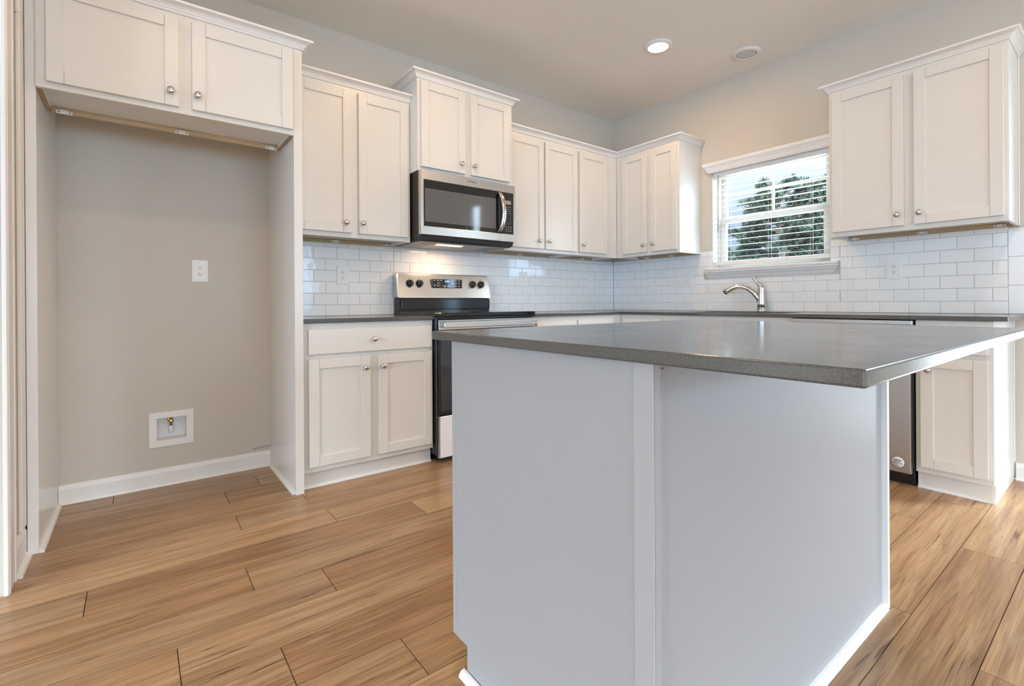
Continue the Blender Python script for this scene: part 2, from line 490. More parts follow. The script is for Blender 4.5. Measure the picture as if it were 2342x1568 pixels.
struct('wall_rear', holes(MB(), 1, YR-.15, YR, XL-.15, 0.2, 0, CEIL, [(-5.9, -3.5, 0.4, 2.5), (-2.6, -0.4, 0.4, 2.5)]), WALLP)
struct('wall_left', holes(MB(), 0, XL-.15, XL, YR-.15, -0.7, 0, CEIL, [(-6.7, -1.5, 0.15, 2.65)]), WALLP)
struct('wall_niche', MB().box(-4.33, -4.213, -0.922, 0.0, 0, CEIL), WALLP)
struct('wall_front', MB().box(XL-.15, -4.33, -0.922, -0.75, 0, CEIL), WALLP)

def base_prof(h, t=0.013):
    return [(0, 0.0), (t, 0.0), (t, h-0.022), (t-0.003, h-0.014), (t-0.006, h-0.006), (0.004, h), (0, h)]
def shoe_prof(t0=0.0, r=0.017):
    return [(t0, 0), (t0+r, 0)] + [(t0+r*math.cos(a), r*math.sin(a)) for a in (0.4, 0.8, 1.2)] + [(t0, r)]
def baseboard(name, path, h=0.092, side=1):
    t = struct(name, MB().sweep(path, base_prof(h), side), TRIM)
    sh = MB().sweep(path, shoe_prof(0.013), side).build('shoe_molding', TRIM, None, base=(0, 0, 0)); sh.parent = t
baseboard('baseboard_back', [(-4.164, 0), (-3.201, 0)])
baseboard('baseboard_niche', [(-4.213, -0.812), (-4.213, -0.60)], 0.123)
baseboard('baseboard_right', [(0, -2.868), (0, -3.24)])
# casing that wraps the corner of the niche wall
tr = struct('trim_1', MB().box(-4.2135, -4.200, -0.936, -0.814, 0.0, CEIL-0.001, 0.003).box(-4.203, -4.197, -0.835, -0.822, 0.0, CEIL-.001, 0.002).box(-4.203, -4.198, -0.925, -0.910, 0.0, CEIL-.001, 0.002), TRIM)
# scribe molding on the niche wall beside the panel
struct('trim_2', MB().box(-4.2125, -4.199, -0.690, -0.605, 0.125, 2.106, 0.003), TRIM)
struct('trim_3', MB().box(-4.2125, -4.199, -0.690, -0.605, 2.1075, CEIL-0.002, 0.003), TRIM)
# scuff on the niche wall
sc = MB().tube([(-3.298, -0.0005, 0.112), (-3.26, -0.0005, 0.116), (-3.2, -0.0005, 0.118)], [0.004, 0.0025, 0.004], 6)
o = sc.build('scuff_mark', mat('grey_scuff', (0.40, 0.37, 0.33), 0.8, var=0.2, vscale=60), None, base=(0, 0, 0)); o.parent = bpy.data.objects['wall_back']

# ------------------------------------------------------------------ kitchen window (window frame: s = -y, y = x)
def window_unit(name, mk):
    o = bpy.data.objects.new(name, None); COL.objects.link(o); o['kind'] = 'structure'
    return o
win = window_unit('window_1', None)
def wpart(name, mb, m, parent=win, lab=None):
    o = mb.build(name, m, None, base=(0, 0, 0)); o.parent = parent
    return o
# all in world coordinates
fx0, fx1 = 0.075, 0.145
y0, y1, z0, z1 = WY0, WY1, WZ0+0.015, WZ1
mb = MB()
mb.box(fx0, fx1, y1-0.026, y1-0.0005, z0, z1, .003).box(fx0, fx1, y0+0.0005, y0+0.026, z0, z1, .003)
mb.box(fx0+.0005, fx1, y0+0.026, y1-0.026, z1-0.024, z1-.0005, .003).box(fx0+.0005, fx1, y0+0.026, y1-0.026, z0+.0005, z0+0.03, .003)
wpart('window_frame', mb, VINYL)
mb = MB().box(0.001, fx0-.0005, y1-.004, y1-.0005, z0, z1).box(0.001, fx0-.0005, y0+.0005, y0+.004, z0, z1).box(0.001, fx0-.0005, y0+.004, y1-.004, z1-.004, z1-.0005)
wpart('jamb_liner', mb, TRIM)
zmeet = 1.665
def sash(name, xa, xb, za, zb, stile, bot, top, grid):
    mb = MB()
    ya, yb = y0+0.0265, y1-0.0265
    mb.box(xa, xb, yb-stile, yb, za, zb, .003).box(xa, xb, ya, ya+stile, za, zb, .003)
    mb.box(xa+.0004, xb-.0004, ya+stile, yb-stile, za, za+bot, .003).box(xa+.0004, xb-.0004, ya+stile, yb-stile, zb-top, zb, .003)
    s = wpart(name, mb, VINYL)
    if grid:
        ym = (ya+yb)/2; xm = (xa+xb)/2
        g = MB().box(xm-.006, xm+.006, ym-.009, ym+.009, za+bot, zb-top, .002)
        zm = grid
        g.box(xm-.0055, xm+.0055, ya+stile, yb-stile, zm-.009, zm+.009, .002)
        g = g.build('muntin_grid', VINYL, None, base=(0, 0, 0)); g.parent = s
    gp = MB().box((xa+xb)/2-.002, (xa+xb)/2+.002, ya+stile-.004, yb-stile+.004, za+bot-.004, zb-top+.004)
    gp = gp.build('glass_pane', GLASS, None, base=(0, 0, 0)); gp.parent = s
sash('upper_sash', 0.112, 0.138, zmeet, z1-0.0245, 0.042, 0.042, 0.02, 1.884)
sash('lower_sash', 0.084, 0.110, z0+0.0305, zmeet+0.024, 0.050, 0.034, 0.044, None)
# drywall return / sill board and the stool with its molded apron
mb = MB().box(-0.052, 0.075, WY0-0.046, WY1+0.046, WZ0-0.004, WZ0+0.0145, .004, 2)
wpart('window_stool', mb, TRIM)
apr = [(0, 1.178), (0.004, 1.178), (0.006, 1.186), (0.012, 1.190), (0.018, 1.205), (0.030, 1.222), (0.034, 1.232), (0.042, 1.236), (0.042, WZ0-0.0045), (0, WZ0-0.0045)]
mb = MB().sweep([(-0.0005, -1.062), (-0.0055, -1.062), (-0.0055, -1.968), (-0.0005, -1.968)], apr, 1)
wpart('window_apron', mb, TRIM)

# patio door and rear windows (out of the picture, seen in reflections), plus an added left window for daylight
def plain_window(name, axis, a, b, s0, s1, z0, z1, cols, rows):
    o = window_unit(name, None)
    def bx(mb, p0, p1, q0, q1, aa=a, bb=b):
        if axis == 0: mb.box(aa, bb, p0, p1, q0, q1, .003)
        else: mb.box(p0, p1, aa, bb, q0, q1, .003)
    t = 0.045
    mb = MB()
    bx(mb, s0+.001, s0+t, z0+.001, z1-.001); bx(mb, s1-t, s1-.001, z0+.001, z1-.001)
    bx(mb, s0+t, s1-t, z1-t, z1-.001); bx(mb, s0+t, s1-t, z0+.001, z0+t)
    for k in range(1, cols):
        c = s0 + (s1-s0)*k/cols; bx(mb, c-.035, c+.035, z0+t, z1-t)
    for k in range(1, rows):
        c = z0 + (z1-z0)*k/rows; bx(mb, s0+t, s1-t, c-.02, c+.02, a+.005, b-.005)
    wpart('frame', mb, VINYL, o)
    g = MB(); mid = (a+b)/2
    bx(g, s0+t-.005, s1-t+.005, z0+t-.005, z1-t+.005, mid-.002, mid+.002)
    wpart('glass_pane', g, GLASS, o)
plain_window('door_1', 0, 0.06, 0.11, -3.73, -3.29, 0.06, 2.44, 1, 1)
plain_window('window_2', 1, YR-.11, YR-.06, -2.6, -0.4, 0.4, 2.5, 3, 2)
plain_window('window_3', 1, YR-.11, YR-.06, -5.9, -3.5, 0.4, 2.5, 3, 2)
plain_window('window_4_added', 0, XL-.11, XL-.06, -6.7, -1.5, 0.15, 2.65, 5, 2)  # added unseen opening, placed and sized to bring more daylight into the kitchen

# ------------------------------------------------------------------ tile backsplash
def clip_tiles(s_rng, z_rng, phase_odd, phase_even, regions, rnd, seams=None):
    """pieces of a running bond clipped to allowed rectangles"""
    P_, R_ = 0.1515, 0.0766
    g = 0.0013
    out = []
    zb = 0.9065
    for r in range(-1, 9):
        za, zc = zb + r*R_, zb + (r+1)*R_
        ph = phase_odd if r % 2 == 0 else phase_even
        k0 = math.floor((s_rng[0]-ph)/P_) - 1
        for k in range(k0, k0 + int((s_rng[1]-s_rng[0])/P_) + 4):
            a, b = ph + k*P_, ph + (k+1)*P_
            for (p0, p1, q0, q1) in regions:
                aa, bb, cc, dd = max(a+g, p0), min(b-g, p1), max(za+g, q0), min(zc-g, q1)
                if bb-aa > 0.004 and dd-cc > 0.004: out.append((aa, bb, cc, dd))
    return out
def backsplash(name, label, frame, base, tiles, grout):
    t = P(name, label, 'backsplash', base, frame)
    rnd = random.Random(5)
    mb = MB()
    for (a, b, c, d) in tiles:
        rot = Matrix.Rotation(rnd.gauss(0, 0.0035), 3, 'X') @ Matrix.Rotation(rnd.gauss(0, 0.003), 3, 'Z')
        mb.box(a, b, -0.0085, -0.0045, c, d, 0.0012, 1, rot)
    t.part('tiles', mb, TILE)
    gb = MB()
    for (a, b, c, d) in grout: gb.box(a, b, -0.0062, -0.0005, c, d)
    t.part('grout', gb, GROUT)
R1 = [(-3.158, -2.386, 0.9125, 1.3965), (-2.384, -1.6065, 0.9325, 1.435), (-1.6055, -0.010, 0.9125, 1.3965)]
tl = clip_tiles((-3.16, 0), (0.9, 1.45), -2.713, -2.636, R1, None)
backsplash('tile_backsplash', 'glossy white subway tile backsplash behind the range and under the row of wall cabinets', 'range', (-1.6, 0, 0.911), tl, R1)
sA, sB = 1.0804, 1.9656                          # window opening
R2 = [(0.010, 0.974, 0.9125, 1.3965), (0.9745, 1.006, 0.9125, 1.414), (1.0062, 2.0245, 0.9125, 1.1765), (1.0062, sA-.0005, 1.267, 1.414), (sB+.0005, 2.0245, 1.267, 1.414),
      (2.0247, 2.0635, 0.9125, 1.414), (2.064, 2.8385, 0.9125, 1.3965)]
tl = clip_tiles((0, 2.84), (0.9, 1.42), 0.0, 0.0, [], None)
tl = clip_tiles((0, 2.84), (0.9, 1.42), 2.095, 2.171, R2, None)
for k in range(3): tl.append((2.8408, 2.908, 0.9125 + k*0.1585 + (0.0 if k == 0 else .001), min(0.9125 + (k+1)*0.1585 - .001, 1.395)))
backsplash('tile_backsplash', 'matte looking white subway tile backsplash around the sink window and faucet', 'window', (1.45, 0, 0.911), tl,
           R2 + [(2.8386, 2.909, 0.9125, 1.396)])

# ------------------------------------------------------------------ cabinets
def shaker(mb, x0, x1, z0, z1, yf, t=0.0195, w_=0.053):
    g = 0.0004
    yb = yf + t
    b = 0.0011
    mb.box(x0, x0+w_-g, yf, yb, z0, z1, b).box(x1-w_+g, x1, yf, yb, z0, z1, b)
    mb.box(x0+w_+g, x1-w_-g, yf+.0002, yb-.0002, z0, z0+w_, b).box(x0+w_+g, x1-w_-g, yf+.0002, yb-.0002, z1-w_, z1, b)
    mb.box(x0+w_-.004, x1-w_+.004, yf+0.0095, yb-0.003, z0+w_-.004, z1-w_+.004)
    return mb
def knob_mb(x, z, yf, r=0.0155):
    prof = [(0.0085, 0.0), (0.0085, 0.002), (0.0058, 0.005), (0.0055, 0.013), (0.008, 0.0165), (r*0.92, 0.019), (r, 0.0225), (r*0.93, 0.026), (r*0.65, 0.0285), (r*0.3, 0.0298), (0, 0.030)]
    return MB().lathe(prof, (x, yf, z), (0, -1, 0), 20)
CROWN = [(0, 0), (0.005, 0), (0.009, 0.004), (0.009, 0.009), (0.013, 0.012), (0.0165, 0.019), (0.024, 0.027), (0.034, 0.0315), (0.040, 0.0325), (0.045, 0.0335), (0.0465, 0.036), (0.0465, 0.0445), (0, 0.0445)]
def crown_mb(path, z, side=1, s=1.0):
    return MB().sweep(path, [(o*s, z+h*s) for o, h in CROWN], side)
def door(t, parent_list, x0, x1, z0, z1, yf, kx, kz):
    d = t.part('door', shaker(MB(), x0, x1, z0, z1, yf), CAB)
    if kx is not None: t.part('knob', knob_mb(kx, kz, yf), NICKEL, d, 'round satin nickel knob')
    return d
def drawer(t, x0, x1, z0, z1, yf, kx, kz):
    d = t.part('drawer', MB().box(x0, x1, yf, yf+0.0195, z0, z1, 0.002), CAB)
    if kx is not None: t.part('knob', knob_mb(kx, kz, yf), NICKEL, d, 'round satin nickel knob')
    return d
def bracket(t, x, y, z, w_=0.05):
    mb = MB().box(x-w_/2, x+w_/2, y-0.006, y, z-0.014, z+0.001, 0.003, 2).box(x-0.012, x+0.012, y-0.022, y-0.002, z-0.003, z+0.001, .001)
    b = t.part('mounting_clip', mb, PLASTIC, None, 'white plastic mounting clip')
    for dx in (-w_/2+0.010, w_/2-0.010):
        t.part('screw_hole', MB().lathe([(0.0028, 0), (0.0028, 0.0006), (0, 0.0006)], (x+dx, y-0.006, z-0.007), (0, -1, 0), 10), DARKHOLE, b, 'dark screw hole')
def carcass(t, x0, x1, yb, yf, z0, z1, stiles, clips=(), side_l=True, side_r=True, bottom=0.022, top_rail=0.05, bot_rail=0.036, rail=True):
    """wall cabinet body: sides, recessed bottom, face frame with stiles; yf is the face of the frame"""
    T = 0.016; F = 0.019
    mb = MB()
    mb.box(x0, x0+T, yf+F, yb, z0, z1, .0008).box(x1-T, x1, yf+F, yb, z0, z1, .0008)
    mb.box(x0+T, x1-T, yf+F, yb, z0+bottom, z0+bottom+.014).box(x0+T, x1-T, yf+F, yb, z1-.014, z1)
    mb.box(x0+T, x1-T, yb-.006, yb-.0005, z0+bottom+.014, z1-.014)
    t.part('body', mb, CABSIDE)
    f = MB()
    f.box(x0, x1, yf, yf+F, z1-top_rail, z1, .0006).box(x0, x1, yf, yf+F, z0, z0+bot_rail, .0006)
    for (a, b) in stiles: f.box(a, b, yf+.0003, yf+F, z0+bot_rail, z1-top_rail, .0004)
    t.part('face_frame', f, CAB)
    if rail:
        t.part('nail_rail', MB().box(x0+T+.0005, x1-T-.0005, yb-.018, yb-.001, z0+.001, z0+bottom-.0005), RAIL, None, 'bare wood rail under the cabinet')
    for c in clips: bracket(t, c, yb-.0185, z0+0.014)
UB, UT = 1.3975, 2.322
UD, DF = -0.313, -0.333
Z0D, Z1D = 1.4254, 2.2982
WG = 'white shaker wall cabinets'

# --- tall panels of the refrigerator niche
t = P('refrigerator_end_panel', 'tall white end panel right of the empty refrigerator niche', 'cabinet panel', (-3.18, -0.31, 0), group='refrigerator niche panels')
t.part('panel', MB().box(-3.200, -3.182, -0.602, -0.001, 0.0, UT, .0008), CABSIDE)
t.part('front_stile', MB().box(-3.2035, -3.1615, -0.622, -0.6025, 0.0, 2.311, .0012), CAB)
t.part('shoe_molding', MB().sweep([(-3.2002, -0.031), (-3.2002, -0.602)], shoe_prof(), 1), TRIM)
t = P('refrigerator_end_panel', 'narrow white end panel left of the empty refrigerator niche beside the door casing', 'cabinet panel', (-4.18, -0.3, 0), group='refrigerator niche panels')
t.part('panel', MB().box(-4.1985, -4.1655, -0.602, -0.001, 0.0, UT, .0012), CABSIDE)
t.part('shoe_molding', MB().sweep([(-4.1653, -0.602), (-4.1653, -0.031)], shoe_prof(), 1), TRIM)

# --- refrigerator cabinet (mounted forward of the wall)
fz0, fz1 = 1.862, 2.311
t = P('refrigerator_wall_cabinet', 'wide white two-door cabinet over the empty refrigerator niche', 'cabinet', (-3.68, -0.47, fz0), group=WG)
carcass(t, -4.164, -3.2045, -0.305, -0.622, fz0, fz1, [(-4.164, -4.122), (-3.703, -3.637), (-3.222, -3.2045)], bottom=0.02, bot_rail=0.03, rail=False)
t.part('bottom_edge', MB().box(-4.162, -4.147, -0.60, -0.306, fz0-.0012, fz0-.0001), RAWWOOD, None, 'raw particle board edge')
t.part('bottom_edge', MB().box(-3.2205, -3.2055, -0.60, -0.306, fz0-.0012, fz0-.0001), RAWWOOD, None, 'raw particle board edge')
t.part('nail_rail', MB().box(-4.147, -3.2215, -0.322, -0.3065, fz0-.004, fz0+.019), RAIL, None, 'bare wood rail under the cabinet')
for c in (-4.105, -3.665, -3.25): bracket(t, c, -0.3225, fz0+0.006, 0.056)
door(t, None, -4.132, -3.694, 1.886, 2.289, -0.642, -3.725, 1.947)
door(t, None, -3.644, -3.209, 1.886, 2.289, -0.642, -3.623, 1.950)
t.part('crown_molding', crown_mb([(-4.198, -0.622), (-3.1615, -0.622), (-3.1615, -0.002)], 2.3115), TRIM)

# --- wall cabinet left of the microwave
t = P('wall_cabinet', 'white two-door wall cabinet left of the microwave, beside the tall end panel', 'cabinet', (-2.78, -0.16, UB), group=WG)
carcass(t, -3.1600, -2.4025, -0.001, UD, UB, UT, [(-3.160, -3.119), (-2.806, -2.746), (-2.434, -2.4025)], clips=(-2.80, -2.445))
door(t, None, -3.1287, -2.7987, Z0D, Z1D, DF, -2.838, 1.486)
door(t, None, -2.7539, -2.4240, Z0D, Z1D, DF, -2.734, 1.490)
t.part('crown_molding', crown_mb([(-3.158, UD), (-2.4025, UD)], UT+.0005), TRIM)

# --- taller cabinet over the microwave
t = P('wall_cabinet', 'white two-door cabinet standing forward and higher above the microwave', 'cabinet', (-2.01, -0.2, 1.858), group=WG)
carcass(t, -2.4005, -1.6245, -0.001, -0.42, 1.858, 2.459, [(-2.4005, -2.359), (-2.064, -1.992), (-1.668, -1.6245)], rail=False, bot_rail=0.032)
door(t, None, -2.379, -2.044, 1.8825, 2.4455, -0.44, -2.080, 1.945)
door(t, None, -1.995, -1.656, 1.8825, 2.4455, -0.44, -1.973, 1.945)
t.part('crown_molding', crown_mb([(-2.4005, -0.001), (-2.4005, -0.42), (-1.6245, -0.42), (-1.6245, -0.001)], 2.4595), TRIM)

# --- wall cabinets right of the microwave up to the corner
t = P('wall_cabinet', 'white two-door wall cabinet right of the microwave', 'cabinet', (-1.23, -0.16, UB), group=WG)
carcass(t, -1.6175, -0.8325, -0.001, UD, UB, UT, [(-1.6175, -1.557), (-1.235, -1.199), (-0.862, -0.8325)], clips=(-1.237, -0.867))
door(t, None, -1.590, -1.2265, Z0D, Z1D, DF, -1.284, 1.486)
door(t, None, -1.2078, -0.8467, Z0D, Z1D, DF, -1.179, 1.489)
t = P('corner_wall_cabinet', 'white single-door wall cabinet at the inside corner, on the range wall', 'cabinet', (-0.57, -0.16, UB), group=WG)
carcass(t, -0.8320, -0.3140, -0.001, UD, UB, UT, [(-0.8320, -0.795), (-0.485, -0.3140)], clips=(-0.467,))
door(t, None, -0.8163, -0.4639, Z0D, Z1D, DF, -0.785, 1.488)
t = P('wall_cabinet', 'white two-door wall cabinet between the inside corner and the window', 'cabinet', (0.64, -0.16, UB), 'window', group=WG)
carcass(t, 0.3145, 0.9748, -0.001, UD, UB, UT, [(0.3145, 0.412), (0.650, 0.712), (0.945, 0.9748)], clips=(0.43, 0.70))
door(t, None, 0.3888, 0.6589, Z0D, Z1D, DF, 0.626, 1.487)
door(t, None, 0.6995, 0.9649-.008, Z0D, Z1D, DF, 0.729, 1.489)
t = P('crown_molding', 'white crown molding turning the inside corner above the wall cabinets', 'molding', (-0.6, -0.33, UT))
t.part('molding', crown_mb([(-1.6235, UD), (UD, UD), (UD, -0.9748), (-0.001, -0.9748)], UT+.0005), TRIM)

# --- wall cabinet right of the window
t = P('wall_cabinet', 'large white two-door wall cabinet right of the window at the right edge', 'cabinet', (2.47, -0.16, UB), 'window', group=WG)
carcass(t, 2.0660, 2.8820, -0.001, UD, UB, UT, [(2.0660, 2.100), (2.440, 2.514), (2.850, 2.8820)], clips=(2.115, 2.47, 2.81))
door(t, None, 2.0884, 2.4526, Z0D, Z1D, DF, 2.424, 1.490)
door(t, None, 2.5005, 2.8652, Z0D, Z1D, DF, 2.526, 1.489)
t.part('crown_molding', crown_mb([(2.066, -0.001), (2.066, UD), (2.882, UD), (2.882, -0.001)], UT+.0005), TRIM)
t.part('scribe_strip', MB().box(2.8825, 2.888, -0.022, -0.001, UB, UT, .001), TRIM)

# ------------------------------------------------------------------ base cabinets
BD, BDF, BB, BT = -0.590, -0.610, 0.0905, 0.8865
def base_carcass(t, x0, x1, stiles, rails, yb=-0.001, side_r=False):
    T, F = 0.016, 0.019
    mb = MB()
    mb.box(x0, x0+T, BD+F, yb, BB, BT, .0006).box(x1-T, x1, BD+F, yb, BB, BT, .0006)
    mb.box(x0, x0+T, -0.553, yb, 0.0, BB).box(x1-T, x1, -0.553, yb, 0.0, BB)
    mb.box(x0+T, x1-T, BD+F, yb, BB, BB+.016).box(x0+T, x1-T, yb-.01, yb, BB+.016, BT)
    t.part('body', mb, CABSIDE)
    f = MB()
    for q, (a, b) in enumerate(rails):
        e_ = 0.0005 if 0 < q < len(rails)-1 else 0.0
        f.box(x0+e_, x1-e_, BD+e_*1.8, BD+F-e_, a, b, .0005)
    zs = [rails[0][1], rails[-1][0]]
    for (a, b) in stiles: f.box(a, b, BD+.0003, BD+F, zs[0], zs[1], .0004)
    t.part('face_frame', f, CAB)
    t.part('toe_kick', MB().box(x0+T+.0002, x1-T-.0002, -0.553, -0.540, 0.0, BB-.0005), CAB)
    t.part('shoe_molding', MB().sweep([(x0+.001, -0.5532), (x1-.001, -0.5532)], shoe_prof(0, 0.014), 1), TRIM)
ZD0, ZD1, ZB0, ZB1 = 0.7202, 0.8545, 0.1215, 0.6962
RAILS = [(BB, 0.137), (0.683, 0.735), (0.842, BT)]
BG = 'white shaker base cabinets'
t = P('base_cabinet', 'white base cabinet with one wide drawer over two doors left of the range', 'cabinet', (-2.77, -0.3, 0), group=BG)
base_carcass(t, -3.1600, -2.3900, [(-3.160, -3.117), (-2.812, -2.730), (-2.419, -2.390)], RAILS)
drawer(t, -3.132, -2.4036, ZD0, ZD1, BDF, -2.776, 0.789)
door(t, None, -3.132, -2.7969, ZB0, ZB1, BDF, -2.826, 0.630)
door(t, None, -2.7449, -2.4036, ZB0, ZB1, BDF, -2.724, 0.630)
t = P('base_cabinet', 'white base cabinet with two side-by-side drawers right of the range', 'cabinet', (-1.1, -0.3, 0), group=BG)
base_carcass(t, -1.6040, -0.5905, [(-1.604, -1.530), (-1.150, -1.110), (-0.735, -0.5905)], RAILS)
t.part('toe_kick_return', MB().box(-0.6062, -0.5535, -0.553, -0.540, 0.0, BB-.0005), CAB)
for a, b in ((-1.547, -1.138), (-1.124, -0.714)):
    drawer(t, a, b, ZD0, ZD1, BDF, (a+b)/2, 0.789)
    door(t, None, a, b, ZB0, ZB1, BDF, b-.03 if a < -1.3 else a+.03, 0.630)
t = P('base_cabinet', 'white base cabinet in the inside corner left of the sink', 'cabinet', (0.8, -0.3, 0), 'window', group=BG)
base_carcass(t, 0.591, 1.0140, [(0.591, 0.655), (0.975, 1.014)], RAILS)
t.part('toe_kick_return', MB().box(0.5535, 0.6068, -0.553, -0.540, 0.0, BB-.0005), CAB)
drawer(t, 0.639, 0.993, ZD0, ZD1, BDF, 0.816, 0.789)
door(t, None, 0.639, 0.993, ZB0, ZB1, BDF, 0.965, 0.630)
t = P('sink_base_cabinet', 'white sink base cabinet with a long false drawer front under the window', 'cabinet', (1.48, -0.3, 0), 'window', group=BG)
base_carcass(t, 1.0145, 1.9500, [(1.0145, 1.055), (1.45, 1.52), (1.925, 1.950)], RAILS)
drawer(t, 1.037, 1.938, ZD0, ZD1, BDF, None, None)
door(t, None, 1.037, 1.470, ZB0, ZB1, BDF, 1.44, 0.630)
door(t, None, 1.500, 1.938, ZB0, ZB1, BDF, 1.53, 0.630)
t = P('base_cabinet', 'narrow white base cabinet at the counter end, right of the dishwasher', 'cabinet', (2.71, -0.3, 0), 'window', group=BG)
base_carcass(t, 2.5640, 2.8600, [(2.564, 2.600), (2.828, 2.860)], RAILS)
drawer(t, 2.5857, 2.8419, ZD0, ZD1, BDF, 2.713, 0.789)
door(t, None, 2.5857, 2.8419, ZB0, ZB1, BDF, 2.619, 0.632)
t.part('side_shoe_molding', MB().sweep([(2.8605, -0.569), (2.8605, -0.03)], shoe_prof(0, 0.014), -1), TRIM)
t.part('scribe_strip', MB().box(2.8605, 2.866, -0.024, -0.0135, 0.10, BT, .001), TRIM)

# ------------------------------------------------------------------ countertops
CT, CTH, CO = 0.911, 0.023, -0.620
def slab_cells(xs, ys, keep, z0, z1, bev=0.003):
    bm = bmesh.new(); V = {}
    def v(i, j):
        if (i, j) not in V: V[(i, j)] = bm.verts.new((xs[i], ys[j], z0))
        return V[(i, j)]
    for i in range(len(xs)-1):
        for j in range(len(ys)-1):
            if keep(i, j): bm.faces.new([v(i, j), v(i+1, j), v(i+1, j+1), v(i, j+1)])
    bmesh.ops.recalc_face_normals(bm, faces=bm.faces[:])
    bmesh.ops.dissolve_limit(bm, angle_limit=0.01, verts=bm.verts[:], edges=bm.edges[:])
    r = bmesh.ops.extrude_face_region(bm, geom=bm.faces[:])
    bmesh.ops.translate(bm, verts=[g for g in r['geom'] if isinstance(g, bmesh.types.BMVert)], vec=(0, 0, z1-z0))
    bmesh.ops.recalc_face_normals(bm, faces=bm.faces[:])
    es = [e for e in bm.edges if len(e.link_faces) == 2 and e.calc_face_angle() > 0.5]
    bmesh.ops.bevel(bm, geom=es, offset=bev, segments=3, profile=0.5, affect='EDGES')
    m_ = MB(); m_.bm.free(); m_.bm = bm
    return m_
solo('countertop', MB().box(-3.1605, -2.3875, CO, -0.0005, CT-CTH, CT, .003, 3), QUARTZ, 'short grey quartz countertop left of the range', 'countertop', (-2.77, -0.3, CT-CTH), 'grey quartz countertops')
xs = [-1.605, -0.62, -0.535, -0.155, -0.0005]; ys = [-2.913, -1.86, -1.16, -0.62, -0.0005]
def keep(i, j):
    if i == 0: return j == 3
    if i == 2 and j == 1: return False
    return True
solo('countertop', slab_cells(xs, ys, keep, CT-CTH, CT), QUARTZ, 'long L-shaped grey quartz countertop running under the window', 'countertop', (-0.3, -1.5, CT-CTH), 'grey quartz countertops')

# sink
t = P('sink', 'stainless undermount sink below the faucet', 'sink', (-0.345, -1.51, CT-CTH-0.2))
mb = MB(); zt, zb = CT-CTH-.001, CT-CTH-0.19
mb.box(-0.548, -0.533, -1.872, -1.148, zb, zt).box(-0.157, -0.142, -1.872, -1.148, zb, zt)
mb.box(-0.533, -0.157, -1.872, -1.857, zb, zt).box(-0.533, -0.157, -1.163, -1.148, zb, zt).box(-0.548, -0.142, -1.872, -1.148, zb-.004, zb)
t.part('basin', mb, STEEL)
t.part('drain', MB().lathe([(0.055, 0), (0.055, 0.003), (0.045, 0.004), (0.03, 0.001), (0, 0.001)], (-0.345, -1.51, zb)), CHROME)

# faucet
t = P('faucet', 'brushed nickel single-lever kitchen faucet behind the sink under the window', 'faucet', (-0.085, -1.522, CT))
fx, fy = -0.085, -1.522
t.part('base_ring', MB().lathe([(0.034, 0.0003), (0.034, 0.006), (0.031, 0.011), (0.029, 0.017), (0.031, 0.022), (0.031, 0.027), (0.028, 0.031)], (fx, fy, CT)), CHROME)
t.part('body', MB().lathe([(0.028, 0.0312), (0.0265, 0.06), (0.0235, 0.12), (0.023, 0.165), (0.0245, 0.178), (0.0225, 0.192), (0.014, 0.202), (0, 0.205)], (fx, fy, CT)), CHROME)
d = Vector((-0.30, 0.954, 0)).normalized()
ctrl = [(0.0, 0.055), (0.022, 0.110), (0.052, 0.150), (0.085, 0.178), (0.120, 0.194), (0.155, 0.197), (0.190, 0.186), (0.222, 0.166), (0.240, 0.152)]
ctrl = [(a*1.07, b_) for a, b_ in ctrl]
rad = [0.019, 0.0185, 0.0165, 0.0155, 0.0158, 0.0168, 0.0185, 0.0210, 0.0225]
t.part('spout', MB().tube([(fx+d.x*a, fy+d.y*a, CT+h) for a, h in ctrl], rad, 16), CHROME)
t.part('spray_face', MB().tube([(fx+d.x*0.2575, fy+d.y*0.2575, CT+0.1515), (fx+d.x*0.2615, fy+d.y*0.2615, CT+0.148)], [0.0195, 0.0185], 16), BLACKM)
t.part('joint_ring', MB().tube([(fx+d.x*0.088, fy+d.y*0.088, CT+0.1765), (fx+d.x*0.0915, fy+d.y*0.0915, CT+0.1785)], 0.0163, 16), DARKHOLE)
lv = [(0.000, 0.190), (0.018, 0.212), (0.036, 0.232), (0.046, 0.250), (0.050, 0.262), (0.049, 0.272)]
t.part('lever', MB().tube([(fx+d.x*a, fy+d.y*a, CT+h) for a, h in lv], [0.017, 0.0125, 0.010, 0.0105, 0.0125, 0.0075], 12), CHROME)

# ------------------------------------------------------------------ island
IX0, IX1, IY0, IY1 = -3.184, -1.873, -3.106, -2.061
t = P('kitchen_island', 'white paneled kitchen island cabinet in the foreground', 'island', (-2.54, -2.46, 0))
ix0, ix1, iy0, iy1, IT = -3.160, -1.928, -2.782, -2.131, CT-CTH-.0005
